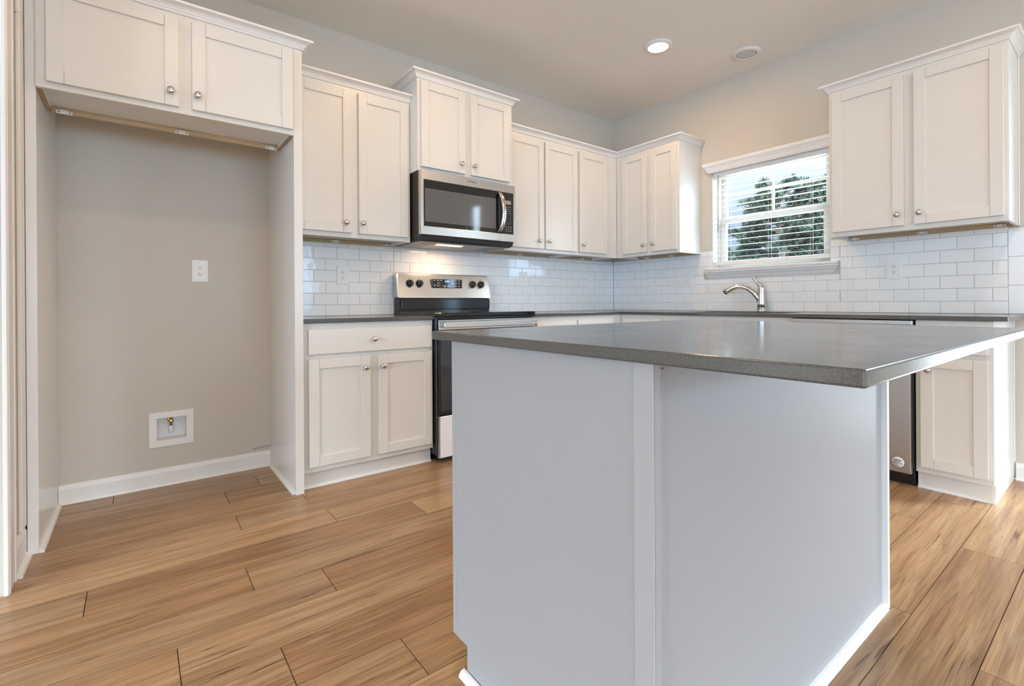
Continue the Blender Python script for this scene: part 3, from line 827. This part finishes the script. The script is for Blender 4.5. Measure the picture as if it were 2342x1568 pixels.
# left end panel with its toe notch (outline in y, z)
pan = [(iy0-.016, 0.0), (iy1-.072, 0.0), (iy1-.072, BB-.01), (iy1-.020, BB-.01), (iy1-.020, IT), (iy0-.016, IT)]
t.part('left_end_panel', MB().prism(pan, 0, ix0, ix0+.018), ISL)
t.part('right_end_panel', MB().prism(pan, 0, ix1-.018, ix1), CABSIDE)
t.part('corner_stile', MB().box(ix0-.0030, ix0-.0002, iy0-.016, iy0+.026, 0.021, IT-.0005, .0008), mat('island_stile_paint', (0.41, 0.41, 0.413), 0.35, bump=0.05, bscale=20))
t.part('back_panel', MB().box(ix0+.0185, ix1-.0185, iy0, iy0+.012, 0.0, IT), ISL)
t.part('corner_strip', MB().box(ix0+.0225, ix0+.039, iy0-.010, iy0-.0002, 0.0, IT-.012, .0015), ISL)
t.part('back_shoe_molding', MB().sweep([(ix0+.0395, iy0-.0002), (ix1-.0187, iy0-.0002)], shoe_prof(0, 0.019), 1), TRIM)
t.part('end_shoe_molding', MB().sweep([(ix0-.0027, iy1-.060), (ix0-.0027, iy0-.016)], shoe_prof(0, 0.017), 1), TRIM)
body = MB().box(ix0+.0185, ix1-.0185, iy0+.0125, iy1-.0195, BB, BB+.016).box(ix0+.0185, ix1-.0185, iy0+.0125, iy0+.0245, BB+.016, IT)
body.box(-2.555, -2.537, iy0+.0245, iy1-.0195, BB+.016, IT)
t.part('carcass', body, CABSIDE)
ff = MB().box(ix0, ix1, iy1-.019, iy1, BB-.01, 0.135, .0006).box(ix0, ix1, iy1-.019, iy1, 0.842, IT, .0006).box(ix0+.0006, ix1-.0006, iy1-.0185, iy1-.0005, 0.683, 0.735, .0004)
for a, b in ((ix0, ix0+.04), (-2.58, -2.51), (ix1-.04, ix1)): ff.box(a, b, iy1-.019, iy1-.0003, 0.135, 0.842, .0004)
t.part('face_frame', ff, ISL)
t.part('toe_kick', MB().box(ix0+.0185, ix1-.0185, iy1-.084, iy1-.072, 0, BB-.0005), CAB)
def isl_front(x0, x1, z0, z1, kx, kz, kind):
    mb = MB()
    if kind == 'drawer': mb.box(x0, x1, iy1+.0002, iy1+.0197, z0, z1, .002)
    else:
        shaker(mb, -x1, -x0, z0, z1, -(iy1+.0197))
        bmesh.ops.rotate(mb.bm, verts=mb.bm.verts[:], cent=(0, 0, 0), matrix=Matrix.Rotation(PI, 3, 'Z'))
    dd = t.part(kind, mb, CAB)
    kb = MB().lathe([(0.0085, 0), (0.0058, 0.005), (0.0055, 0.013), (0.0143, 0.019), (0.0155, 0.0225), (0.010, 0.0285), (0, 0.030)], (kx, iy1+.0197, kz), (0, 1, 0), 16)
    t.part('knob', kb, NICKEL, dd)
for a, b in ((-3.135, -2.565), (-2.525, -1.953)):
    isl_front(a, b, ZD0, ZD1, (a+b)/2, 0.789, 'drawer')
    isl_front(a, (a+b)/2-.004, ZB0, ZB1, (a+b)/2-.03, 0.63, 'door')
    isl_front((a+b)/2+.004, b, ZB0, ZB1, (a+b)/2+.03, 0.63, 'door')
solo('island_countertop', slab_cells([IX0, IX1], [IY0, IY1], lambda i, j: True, CT-CTH, CT, .0035), QUARTZ, 'grey quartz island countertop overhanging toward the camera', 'countertop', (-2.53, -2.58, CT-CTH), 'grey quartz countertops')

# ------------------------------------------------------------------ range
t = P('range', 'stainless and black electric range between the base cabinets', 'range', (-1.996, -0.33, 0))
rx0, rx1 = -2.3845, -1.6095
t.part('body', MB().box(rx0, rx1, -0.628, -0.012, 0.045, 0.905, .002).box(rx0+.03, rx1-.03, -0.58, -0.03, 0.0, 0.045), BLACK)
ck = t.part('cooktop', MB().box(rx0-.0005, rx1+.0005, -0.662, -0.095, 0.9055, 0.930, .004, 2), BGLASS, None, 'black glass cooktop')
t.part('front_trim', MB().box(rx0, rx1, -0.660, -0.6285, 0.889, 0.9053, .003, 2), BLACK)
el = MB()
for ex, ey, er in ((-2.19, -0.50, .105), (-1.80, -0.50, .085), (-2.19, -0.24, .085), (-1.80, -0.24, .105)):
    n = 32
    for rr in (er, er-.02):
        A = [el.bm.verts.new((ex+rr*math.cos(2*PI*k/n), ey+rr*math.sin(2*PI*k/n), 0.9303)) for k in range(n)]
        B = [el.bm.verts.new((ex+(rr-.002)*math.cos(2*PI*k/n), ey+(rr-.002)*math.sin(2*PI*k/n), 0.9303)) for k in range(n)]
        for k in range(n): el.bm.faces.new([A[k], A[(k+1) % n], B[(k+1) % n], B[k]])
t.part('burner_rings', el, GREYTXT, ck)
bg = t.part('backguard', MB().box(rx0, rx1, -0.094, -0.013, 0.9055, 1.028, .003), BLACK)
t.part('backguard_bar', MB().box(rx0+.012, rx1-.002, -0.104, -0.0945, 0.945, 1.020, .004, 2), BLACK, bg)
# steel control panel: rounded, slightly leaning box
bm = bmesh.new()
def rrect(x0, x1, z0, z1, r, n=6):
    pts = []
    for cx, cz, a0 in ((x1-r[0], z1-r[0], 0), (x0+r[1], z1-r[1], PI/2), (x0+r[2], z0+r[2], PI), (x1-r[3], z0+r[3], 1.5*PI)):
        rr = r[(0, 1, 2, 3)[int(round(a0/(PI/2)))]]
        for k in range(n+1):
            a = a0 + PI/2*k/n; pts.append((cx+rr*math.cos(a), cz+rr*math.sin(a)))
    return pts
def lean(z): return -0.094 + (z-1.030)*0.19
pts = rrect(rx0-.010, rx1+.012, 1.031, 1.207, (0.022, 0.022, 0.012, 0.012))
F = [bm.verts.new((x, lean(z) if z < 1.19 else lean(z)+(z-1.19)*0.35, z)) for x, z in pts]
Bk = [bm.verts.new((x, -0.014, z)) for x, z in pts]
bm.faces.new(F); bm.faces.new(Bk[::-1])
for k in range(len(pts)):
    f = bm.faces.new([F[k], Bk[k], Bk[(k+1) % len(pts)], F[(k+1) % len(pts)]])
mb = MB(); mb.bm.free(); mb.bm = bm
cp = t.part('control_panel', mb, STEEL)
disp = MB(); zc = 1.138
disp.box(-2.117, -1.857, lean(1.138)-.010, lean(1.138)+.006, 1.106, 1.170, .001)
dp = t.part('display', disp, BGLASS, cp, 'black display panel with blue clock')
yk = lean(1.138)-.0104
t.part('clock_digits', MB().text('2:40', 0.021, -1.992, yk, 1.154), BLUELED, cp, 'blue clock digits')
mk = MB()
for bx_, bz in ((-2.098, 1.161), (-2.070, 1.161), (-2.040, 1.161), (-2.068, 1.141), (-1.945, 1.160), (-1.945, 1.149), (-1.945, 1.141), (-1.913, 1.161), (-1.885, 1.161), (-1.913, 1.141), (-1.885, 1.141), (-1.913, 1.119), (-1.885, 1.119), (-2.095, 1.120), (-2.068, 1.120)):
    mk.box(bx_-.007, bx_+.007, yk-.0003, yk, bz-.0018, bz+.0018)
for bx_ in (-2.010, -1.980):
    mk.box(bx_-.010, bx_+.010, yk-.0003, yk, 1.121, 1.1225).box(bx_-.010, bx_+.010, yk-.0003, yk, 1.113, 1.1145).box(bx_-.006, bx_-.001, yk-.0003, yk, 1.1145, 1.121).box(bx_+.002, bx_+.006, yk-.0003, yk, 1.1145, 1.121)
mk.box(-2.106, -2.056, yk-.0003, yk, 1.1275, 1.1285)
mk.box(-2.0545, -2.0538, yk-.0003, yk, 1.112, 1.165).box(-1.929, -1.9283, yk-.0003, yk, 1.112, 1.165)
t.part('key_markings', mk, GREYTXT, cp)
for kx in (-2.291, -2.214, -1.755, -1.676):
    zz = 1.136; yy = lean(zz)
    kb = MB().lathe([(0.0275, 0), (0.0275, 0.003), (0.024, 0.006), (0.0225, 0.018), (0.0205, 0.021), (0, 0.0215)], (kx, yy+.001, zz), (0, -1, 0.19), 24)
    kb.box(kx-.0065, kx+.0065, yy-.034, yy-.018, zz-.021, zz+.021, .004, 2)
    kk = t.part('knob', kb, BLACKM, cp, 'black burner knob')
    tk = MB()
    for q in (-0.030, 0.036): tk.box(kx-.003, kx+.003, yy+(q*0.19)-.0012, yy+q*0.19+.001, zz+q-.0015, zz+q+.0015)
    t.part('knob_marks', tk, DARKTXT, cp)
# oven door
dr = t.part('oven_door', MB().box(rx0+.004, rx1-.004, -0.655, -0.6285, 0.300, 0.886, .004, 2), BLACK, None, 'black glass oven door')
t.part('door_trim', MB().box(rx0+.004, rx1-.004, -0.6565, -0.6553, 0.826, 0.885, .0005), STEEL, dr)
t.part('door_window', MB().box(rx0+.022, rx1-.022, -0.6563, -0.6551, 0.325, 0.822, .0005), mat('oven_window_glass', (0.012, 0.022, 0.035), 0.05, coat=0.5), dr)
hd = MB()
hd.box(rx0+.022, rx1-.022, -0.708, -0.694, 0.838, 0.877, .004, 2)
for hx in (rx0+.034, rx1-.034): hd.box(hx-.011, hx+.011, -0.6945, -0.6566, 0.843, 0.872, .003)
t.part('handle', hd, STEEL, dr, 'flat stainless oven handle bar')
dw = t.part('storage_drawer', MB().box(rx0+.006, rx1-.006, -0.652, -0.6285, 0.030, 0.290, .004, 2), STEEL, None, 'pale steel storage drawer front')
t.part('film', MB().box(rx0+.012, rx1-.012, -0.6527, -0.6521, 0.036, 0.284), FOIL, dw, 'pale protective film')
for lx in (rx0+.06, rx1-.06):
    for ly in (-0.57, -0.07): t.part('foot', MB().lathe([(0.018, 0), (0.018, 0.006), (0.008, 0.01), (0.008, 0.044)], (lx, ly, 0.0)), BLACKM)

# ------------------------------------------------------------------ microwave
t = P('microwave', 'stainless over-the-range microwave with black glass door', 'microwave', (-2.01, -0.22, 1.405))
mx0, mx1 = -2.3935, -1.6270
mz0, mz1 = 1.437, 1.8565
t.part('body', MB().box(mx0+.002, mx1-.002, -0.418, -0.010, 1.425, 1.8565, .002), mat('brown_black_case', (0.022, 0.016, 0.012), 0.4, bump=0.05))
t.part('vent_skirt', MB().prism([(-0.440, 1.4365), (-0.418, 1.4365), (-0.418, 1.4245), (-0.020, 1.4245), (-0.020, 1.402), (-0.40, 1.402), (-0.432, 1.412)], 0, mx0+.004, mx1-.004), BLACKM)
und = t.part('underside_plate', MB().box(mx0+.03, mx1-.03, -0.385, -0.03, 1.3990, 1.4015, .001), mat('grey_painted_steel', (0.42, 0.41, 0.40), 0.4, metal=0.4))
for gx in (-2.27, -1.72):
    t.part('grease_filter', MB().box(gx-.055, gx+.055, -0.33, -0.10, 1.3972, 1.3988, .001), mat('filter_mesh', (0.30, 0.29, 0.27), 0.5, metal=0.7, bump=0.6, bscale=300), und)
t.part('light_lens', MB().box(-2.19, -1.99, -0.315, -0.265, 1.3968, 1.3988, .001), HOODLENS, und, 'lit warm lamp lens')
area('hood_lamp', (-2.09, -0.22, 1.393), (0, 0, 0), 0.16, 0.05, 2.2, (1.0, 0.66, 0.36))
# front: door and control column share a stainless frame
def frame_face(x0, x1, z0, z1, hx0, hx1, hz0, hz1, ya, yb):
    mb = MB()
    mb.box(x0, x1, ya, yb, hz1, z1, .0025, 2).box(x0, x1, ya, yb, z0, hz0, .0025, 2)
    if hx0 > x0+.001: mb.box(x0, hx0, ya+.0002, yb, hz0-.003, hz1+.003, .0012)
    if hx1 < x1-.001: mb.box(hx1, x1, ya+.0002, yb, hz0-.003, hz1+.003, .0012)
    return mb
gz0, gz1 = 1.493, 1.794
xs_ = -1.7455
dr = t.part('door', frame_face(mx0, xs_-.0008, mz0, mz1, -2.376, xs_-.0008, gz0, gz1, -0.460, -0.4195), STEEL, None, 'stainless framed microwave door')
t.part('door_glass', MB().box(-2.378, xs_-.001, -0.4585, -0.440, gz0-.002, gz1+.002), BGLASS, dr)
t.part('window_screen', MB().box(-2.3675, -1.800, -0.4595, -0.4586, 1.5225, 1.739, .0003), MWIN, dr)
ln = MB()
for (a, b, c, d_) in ((-2.338, -1.853, 1.6945, 1.6955), (-2.338, -1.853, 1.5295, 1.5305), (-2.3385, -2.3375, 1.53, 1.695), (-1.8535, -1.8525, 1.53, 1.695)):
    ln.box(a, b, -0.4598, -0.4596, c, d_)
t.part('window_outline', ln, DARKTXT, dr)
hp = [(-1.7735, -0.4595, 1.785), (-1.7725, -0.478, 1.776), (-1.766, -0.494, 1.742), (-1.761, -0.502, 1.69), (-1.759, -0.504, 1.645), (-1.761, -0.502, 1.60), (-1.766, -0.494, 1.548), (-1.7725, -0.478, 1.513), (-1.7735, -0.4595, 1.503)]
hb = MB(); ring = []
for i, p in enumerate(hp):
    a = Vector(hp[max(0, i-1)]); c = Vector(hp[min(len(hp)-1, i+1)]); tt = (c-a).normalized()
    nrm = Vector((1, 0, 0)).cross(tt).normalized()
    hw, th = 0.0155, 0.0055
    q = Vector(p)
    ring.append([hb.bm.verts.new(q + Vector((sx*hw, 0, 0)) + nrm*sy*th) for sx, sy in ((-1, -.6), (-.8, -1), (.8, -1), (1, -.6), (1, .6), (.8, 1), (-.8, 1), (-1, .6))])
for A, B in zip(ring, ring[1:]):
    for k in range(8): hb.bm.faces.new([A[k], A[(k+1) % 8], B[(k+1) % 8], B[k]]).smooth = True
hb.bm.faces.new(ring[0][::-1]); hb.bm.faces.new(ring[-1])
t.part('handle', hb, STEEL, dr, 'curved stainless handle')
t.part('brand_lettering', MB().text('Whirlpool', 0.0175, -2.005, -0.4603, 1.829, shear=0.18), DARKTXT, dr)
cpn = t.part('control_panel', frame_face(xs_+.0008, mx1, mz0, mz1, xs_+.0008, -1.6425, gz0, gz1, -0.460, -0.4195), STEEL)
t.part('control_glass', MB().box(xs_+.001, -1.641, -0.4590, -0.440, gz0-.002, gz1+.002), BGLASS, cpn)
t.part('display', MB().box(-1.717, -1.666, -0.4597, -0.4591, 1.710, 1.737), LCD, cpn, 'grey display')
mk = MB()
for r in range(9):
    z = 1.690 - r*0.0152
    for cx_ in (-1.703, -1.688, -1.672):
        if r < 4: mk.box(cx_-.0045, cx_+.0045, -0.4594, -0.4591, z-.0012, z+.0012)
        elif cx_ != -1.688 or r > 7: mk.box(cx_-.0016, cx_+.0016, -0.4594, -0.4591, z-.002, z+.002)
for z in (1.546, 1.531, 1.516):
    for cx_ in (-1.712, -1.690, -1.668): mk.box(cx_-.006, cx_+.006, -0.4594, -0.4591, z-.0015, z+.0015)
t.part('key_markings', mk, GREYTXT, cpn)

# ------------------------------------------------------------------ dishwasher
t = P('dishwasher', 'stainless dishwasher with a round sticker, partly hidden behind the island', 'dishwasher', (2.26, -0.3, 0), 'window')
dx0, dx1 = 1.9525, 2.5605
t.part('tub', MB().box(dx0+.003, dx1-.003, -0.575, -0.03, 0.095, 0.884, .002), BLACKM)
dd = t.part('door', MB().box(dx0+.012, 2.550, -0.626, -0.592, 0.072, 0.845, .004, 2), STEELV, None, 'stainless dishwasher door')
t.part('edge_gasket', MB().box(dx0+.004, dx1-.004, -0.5915, -0.5755, 0.095, 0.862, .001), BLACKM, dd)
t.part('control_strip', MB().box(dx0+.006, dx1-.004, -0.618, -0.592, 0.861, 0.884, .002), STEELV)
t.part('toe_kick', MB().box(dx0+.012, 2.552, -0.560, -0.545, 0.0, 0.094, .001), BLACK)
st = t.part('sticker', MB().lathe([(0.031, 0), (0.031, 0.0006), (0, 0.0006)], (2.494, -0.6261, 0.126), (0, -1, 0), 28), DARKTXT, dd, 'round pale sticker with dark rim')
st2 = t.part('sticker_face', MB().lathe([(0.0288, 0.0006), (0.0288, 0.001), (0, 0.001)], (2.494, -0.6261, 0.126), (0, -1, 0), 28), STICKER, dd)
tx = MB()
for k, (hw, dz) in enumerate(((0.015, 0.014), (0.020, 0.0085), (0.014, 0.003), (0.023, -0.0055))):
    if k < 3: tx.box(2.494-hw, 2.494+hw, -0.6275, -0.6271, 0.126+dz-.0014, 0.126+dz+.0014)
    else:
        for q in range(3): tx.box(2.494-hw+q*0.0158, 2.494-hw+q*0.0158+.0135, -0.6275, -0.6271, 0.126+dz-.0014, 0.126+dz+.0014)
t.part('sticker_print', tx, DARKTXT, dd)

# ------------------------------------------------------------------ outlets and switches
def duplex(t, x, z, yf, parent=None):
    for dz in (0.0195, -0.0195):
        n = 20; pts = []
        for k in range(n):
            a = 2*PI*k/n; pts.append((x + 0.0165*max(-1, min(1, 1.05*math.cos(a))), z+dz + 0.0145*max(-0.86, min(0.86, math.sin(a)))))
        r = t.part('receptacle', MB().prism(pts, 1, yf-.0018, yf), PLASTIC)
        s = MB().box(x-.0078, x-.0056, yf-.0022, yf-.0017, z+dz-.001, z+dz+.008).box(x+.0056, x+.0076, yf-.0022, yf-.0017, z+dz, z+dz+.007)
        s.lathe([(0.0026, 0), (0.0026, 0.0005), (0, 0.0005)], (x, yf-.0017, z+dz-.007), (0, -1, 0), 10)
        t.part('slots', s, DARKHOLE, r, 'dark slots')
def outlet(label, frame, x, z, wall=-0.0087, w_=0.079, h=0.124, kind='duplex'):
    t = P('wall_outlet' if kind != 'blank' else 'wall_switch', label, 'outlet' if kind != 'blank' else 'switch', (x, wall, z), frame, 'wall outlets and switches')
    yf = wall-.006
    t.part('wall_plate', MB().box(x-w_/2, x+w_/2, yf, wall-.0002, z-h/2, z+h/2, .0028, 2), PLASTIC)
    if kind == 'duplex': duplex(t, x, z, yf)
    elif kind == 'triple':
        duplex(t, x+.046, z, yf)
        for dx in (-.046, 0.0):
            s = t.part('switch', MB().box(x+dx-.005, x+dx+.005, yf-.0015, yf, z-.012, z+.012, .0006), PLASTIC)
            t.part('toggle', MB().box(x+dx-.0035, x+dx+.0035, yf-.012, yf-.001, z+.001, z+.008, .001), PLASTIC, s)
            sm = MB()
            for q in (.030, -.030): sm.lathe([(0.0022, 0), (0.0022, 0.0004), (0, 0.0004)], (x+dx, yf, z+q), (0, -1, 0), 8)
            t.part('screws', sm, NICKEL, s)
    else:
        s = t.part('switch', MB().box(x-.0055, x+.0055, yf-.0015, yf, z-.012, z+.012, .0006), PLASTIC)
        t.part('toggle', MB().box(x-.0035, x+.0035, yf-.012, yf-.001, z+.001, z+.008, .001), PLASTIC, s)
outlet('white duplex outlet on the bare wall inside the refrigerator niche', 'range', -3.563, 1.183, -0.0003)
outlet('white duplex outlet on the tile between the end panel and the range', 'range', -2.752, 1.184)
outlet('white duplex outlet on the tile just right of the range', 'range', -1.188, 1.193)
outlet('white single switch on the tile near the inside corner', 'range', -0.347, 1.190, kind='blank')
outlet('wide white plate with two switches and an outlet left of the window', 'window', 0.808, 1.184, w_=0.165, kind='triple')
outlet('white duplex outlet on the tile below the large right-hand wall cabinet', 'window', 2.325, 1.190)

# ------------------------------------------------------------------ ice-maker water box
t = P('water_supply_box', 'white recessed water supply box low on the refrigerator niche wall', 'supply box', (-3.70, 0, 0.306))
bx0, bx1, bz0, bz1 = -3.803, -3.598, 0.209, 0.401
ox0, ox1, oz0, oz1 = -3.767, -3.633, 0.246, 0.365
fr = MB().box(bx0, bx1, -0.008, -0.0005, oz1, bz1, .003).box(bx0, bx1, -0.008, -0.0005, bz0, oz0, .003).box(bx0, ox0, -0.0079, -0.0005, oz0-.002, oz1+.002, .001).box(ox1, bx1, -0.0079, -0.0005, oz0-.002, oz1+.002, .001)
t.part('frame', fr, PLASTIC)
rc = MB().box(ox0-.003, ox1+.003, 0.075, 0.078, oz0-.003, oz1+.003)
rc.box(ox0-.003, ox0, -0.0005, 0.075, oz0-.003, oz1+.003).box(ox1, ox1+.003, -0.0005, 0.075, oz0-.003, oz1+.003).box(ox0, ox1, -0.0005, 0.075, oz1, oz1+.003).box(ox0, ox1, -0.0005, 0.075, oz0-.003, oz0)
t.part('recess', rc, PLASTIC)
vx = -3.702
v_ = t.part('valve', MB().lathe([(0.0075, 0.0), (0.0075, 0.016), (0.0115, 0.018), (0.0115, 0.030), (0.009, 0.034), (0.009, 0.05)], (vx, 0.035, 0.315), (0, 0, 1), 14).lathe([(0.011, 0), (0.011, 0.008), (0.004, 0.009), (0, 0.009)], (vx, 0.024, 0.343), (0, -1, 0), 14).box(vx-.018, vx-.004, 0.028, 0.042, 0.346, 0.358, .003), BRASS, None, 'brass valve')
t.part('supply_cap', MB().lathe([(0.0, 0.0), (0.010, 0.004), (0.0115, 0.012), (0.0115, 0.040), (0.008, 0.044)], (vx, 0.035, 0.2705), (0, 0, 1), 16), mat('clear_white_cap', (0.75, 0.78, 0.82), 0.15), v_, 'clear cap on the valve outlet')
t.part('valve_handle', MB().box(vx-.026, vx-.018, 0.026, 0.036, 0.325, 0.352, .002), PLASTIC, v_)

# cut the recess into the wall behind it
wb = bpy.data.objects['wall_back']
me = wb.data; bm = bmesh.new()
mb = MB()
mb.bm.free(); mb.bm = bm
holes(mb, 1, 0.0, 0.15, -4.33, 0.2, 0, CEIL, [(ox0-.0035, ox1+.0035, oz0-.0035, oz1+.0035)])
mb.box(ox0-.004, ox1+.004, 0.0785, 0.15, oz0-.004, oz1+.004)
bm.to_mesh(me); bm.free()

# ------------------------------------------------------------------ window blind
t = P('window_blind', 'white horizontal slat blind hanging open in the sink window', 'blind', (0.04, -1.52, 1.29))
bxa, bxb = 0.012, 0.060
ya, yb = WY0+.007, WY1-.007
t.part('headrail', MB().box(0.008, 0.064, ya, yb, 2.036, WZ1-.006, .002), BLIND)
vp = [(0, 2.066), (0.012, 2.066), (0.015, 2.074), (0.019, 2.078), (0.022, 2.090), (0.030, 2.104), (0.033, 2.112), (0.040, 2.116), (0.044, 2.126), (0.044, 2.142), (0, 2.142)]
t.part('valance', MB().sweep([(-0.0005, -1.0735), (-0.022, -1.0735), (-0.022, -1.985), (-0.0005, -1.985)], vp, 1), BLIND)
sl = MB(); z = 1.3575
while z < 2.033:
    sl.box(bxa, bxb, ya, yb, z-.0014, z+.0014, .0008, 1, Matrix.Rotation(-0.065, 3, 'Y')); z += 0.0472
t.part('slats', sl, BLIND)
t.part('bottom_rail', MB().box(bxa, bxb, ya, yb, 1.2935, 1.3225, .003, 2), BLIND)
for cy in (-1.21, -1.535, -1.83):
    cd = MB()
    for cx_ in (bxa-.001, bxb+.001): cd.tube([(cx_, cy, 1.295), (cx_, cy, 2.04)], 0.0008, 5)
    t.part('ladder_cord', cd, BLIND)
t.part('tilt_wand', MB().tube([(0.004, -1.133, 2.045), (0.002, -1.131, 1.80), (0.002, -1.128, 1.57)], [0.0035, 0.004, 0.0045], 8), mat('wand_grey', (0.45, 0.44, 0.42), 0.4))

# ------------------------------------------------------------------ ceiling lights
def can(label, x, y, on):
    t = P('recessed_light', label, 'ceiling light', (x, y, CEIL), group='round recessed ceiling lights')
    t.part('trim_ring', MB().lathe([(0.070, -0.0145), (0.074, -0.0155), (0.086, -0.0125), (0.097, -0.005), (0.099, -0.0005), (0.070, -0.0005)], (x, y, CEIL), (0, 0, 1), 40, closed=True), TRIM)
    t.part('lens', MB().lathe([(0, -0.0135), (0.050, -0.0130), (0.0695, -0.0110), (0.0695, -0.0008), (0, -0.0008)], (x, y, CEIL), (0, 0, 1), 40), LENS_ON if on else LENS_OFF, None, 'glowing lens' if on else 'grey unlit lens')
    if on:
        area('recessed_lamp', (x, y, CEIL-.022), (0, 0, 0), 0.13, 0.13, CAN_W, CAN_COL, shape='DISK')
can('lit round recessed ceiling light above the sink end of the kitchen', -0.893, -1.190, True)
can('unlit round recessed ceiling light nearest the window wall', -0.290, -1.520, False)
can('lit round recessed ceiling light above the range aisle, out of the picture', -2.45, -1.25, True)
can('lit round recessed ceiling light in front of the refrigerator niche, out of the picture', -3.6, -2.1, True)
can('added lit round recessed ceiling light above the island, out of the picture', -1.3, -3.4, True)  # added unseen lamp, extra warm light from behind the island

# ------------------------------------------------------------------ outside
struct('ground', MB().box(0.2, 90, -40, 60, -0.6, -0.4), mat('pale_bounce_ground', (0.46, 0.44, 0.40), 0.9, var=0.15, vscale=2, bump=0.5, bscale=30))  # unseen ground, kept pale so it bounces daylight in through the windows
NEEDLE = mat('pine_needles', (0.012, 0.019, 0.013), 0.9, spec=0.1, var=0.5, vscale=0.9)
BARK = mat('pine_bark', (0.10, 0.075, 0.055), 0.9, bump=0.8, bscale=12, var=0.3)
def pine(label, x, y, top, crown0, spread, seed, n_br=46, lop=0.0):
    rnd = random.Random(seed)
    t = P('pine_tree', label, 'tree', (x, y, -0.4), group='pine trees outside the window')
    H = top+0.4
    trunk = [(x + 0.12*math.sin(k*0.9+seed), y + 0.10*math.cos(k*1.3+seed), -0.4 + H*0.97*k/9) for k in range(10)]
    t.part('trunk', MB().tube(trunk, [0.20 - 0.018*k for k in range(10)], 9), BARK)
    br = MB(); fo = MB()
    for b in range(n_br):
        f = (b+0.5)/n_br
        z = crown0 + (top-crown0)*f
        a = b*2.39996 + rnd.uniform(-.4, .4)
        prof = math.sin(PI*min(1, 0.20 + 0.80*(1-f)))**0.7 if f > 0.05 else 0.8
        L = spread*(0.30 + 0.78*prof*(1-f)**0.55)*rnd.uniform(0.65, 1.12)
        k = (z+0.4)/H*9/0.97; k0 = min(8, int(k)); fr_ = min(1, k-k0)
        cx_ = trunk[k0][0]*(1-fr_)+trunk[k0+1][0]*fr_; cy_ = trunk[k0][1]*(1-fr_)+trunk[k0+1][1]*fr_
        d_ = Vector((math.cos(a), math.sin(a), 0))
        pts = [Vector((cx_, cy_, z)) + d_*L*q + Vector((0, 0, L*(0.02*q + 0.10*q*q))) for q in (0, 0.33, 0.66, 1.0)]
        br.tube(pts, [0.05, 0.035, 0.022, 0.008], 5)
        nt_ = int(7 + L*7)
        for c in range(nt_):
            q = 0.30 + 0.75*math.sqrt(rnd.random())
            p = Vector((cx_, cy_, z)) + d_*L*q + Vector((0, 0, L*0.12*q*q)) + Vector((rnd.gauss(0, .22), rnd.gauss(0, .22), rnd.gauss(0.06, .13)))
            R = rnd.uniform(0.22, 0.38)
            for k_ in range(26):
                th, ph = rnd.uniform(0, 2*PI), rnd.uniform(-0.7, 1.4)
                u = Vector((math.cos(th)*math.cos(ph), math.sin(th)*math.cos(ph), math.sin(ph)))
                s = u.orthogonal().normalized()*0.034
                fo.quad([p - s, p + s, p + u*R + s*0.5, p + u*R - s*0.5])
    t.part('branches', br, BARK)
    fo.build_ = None
    o = t.part('foliage', fo, NEEDLE)
pine('tall pine tree seen through the left half of the sink window', 28.0, 10.5, 8.2, 2.2, 3.1, 4, 58)
pine('pine tree seen through the right half of the sink window beside the cabinet', 37.5, 11.6, 10.0, 2.3, 3.5, 9, 56)
pine('low distant tree at the bottom left corner of the sink window', 55.0, 29.5, 7.4, 1.5, 4.0, 21, 40)
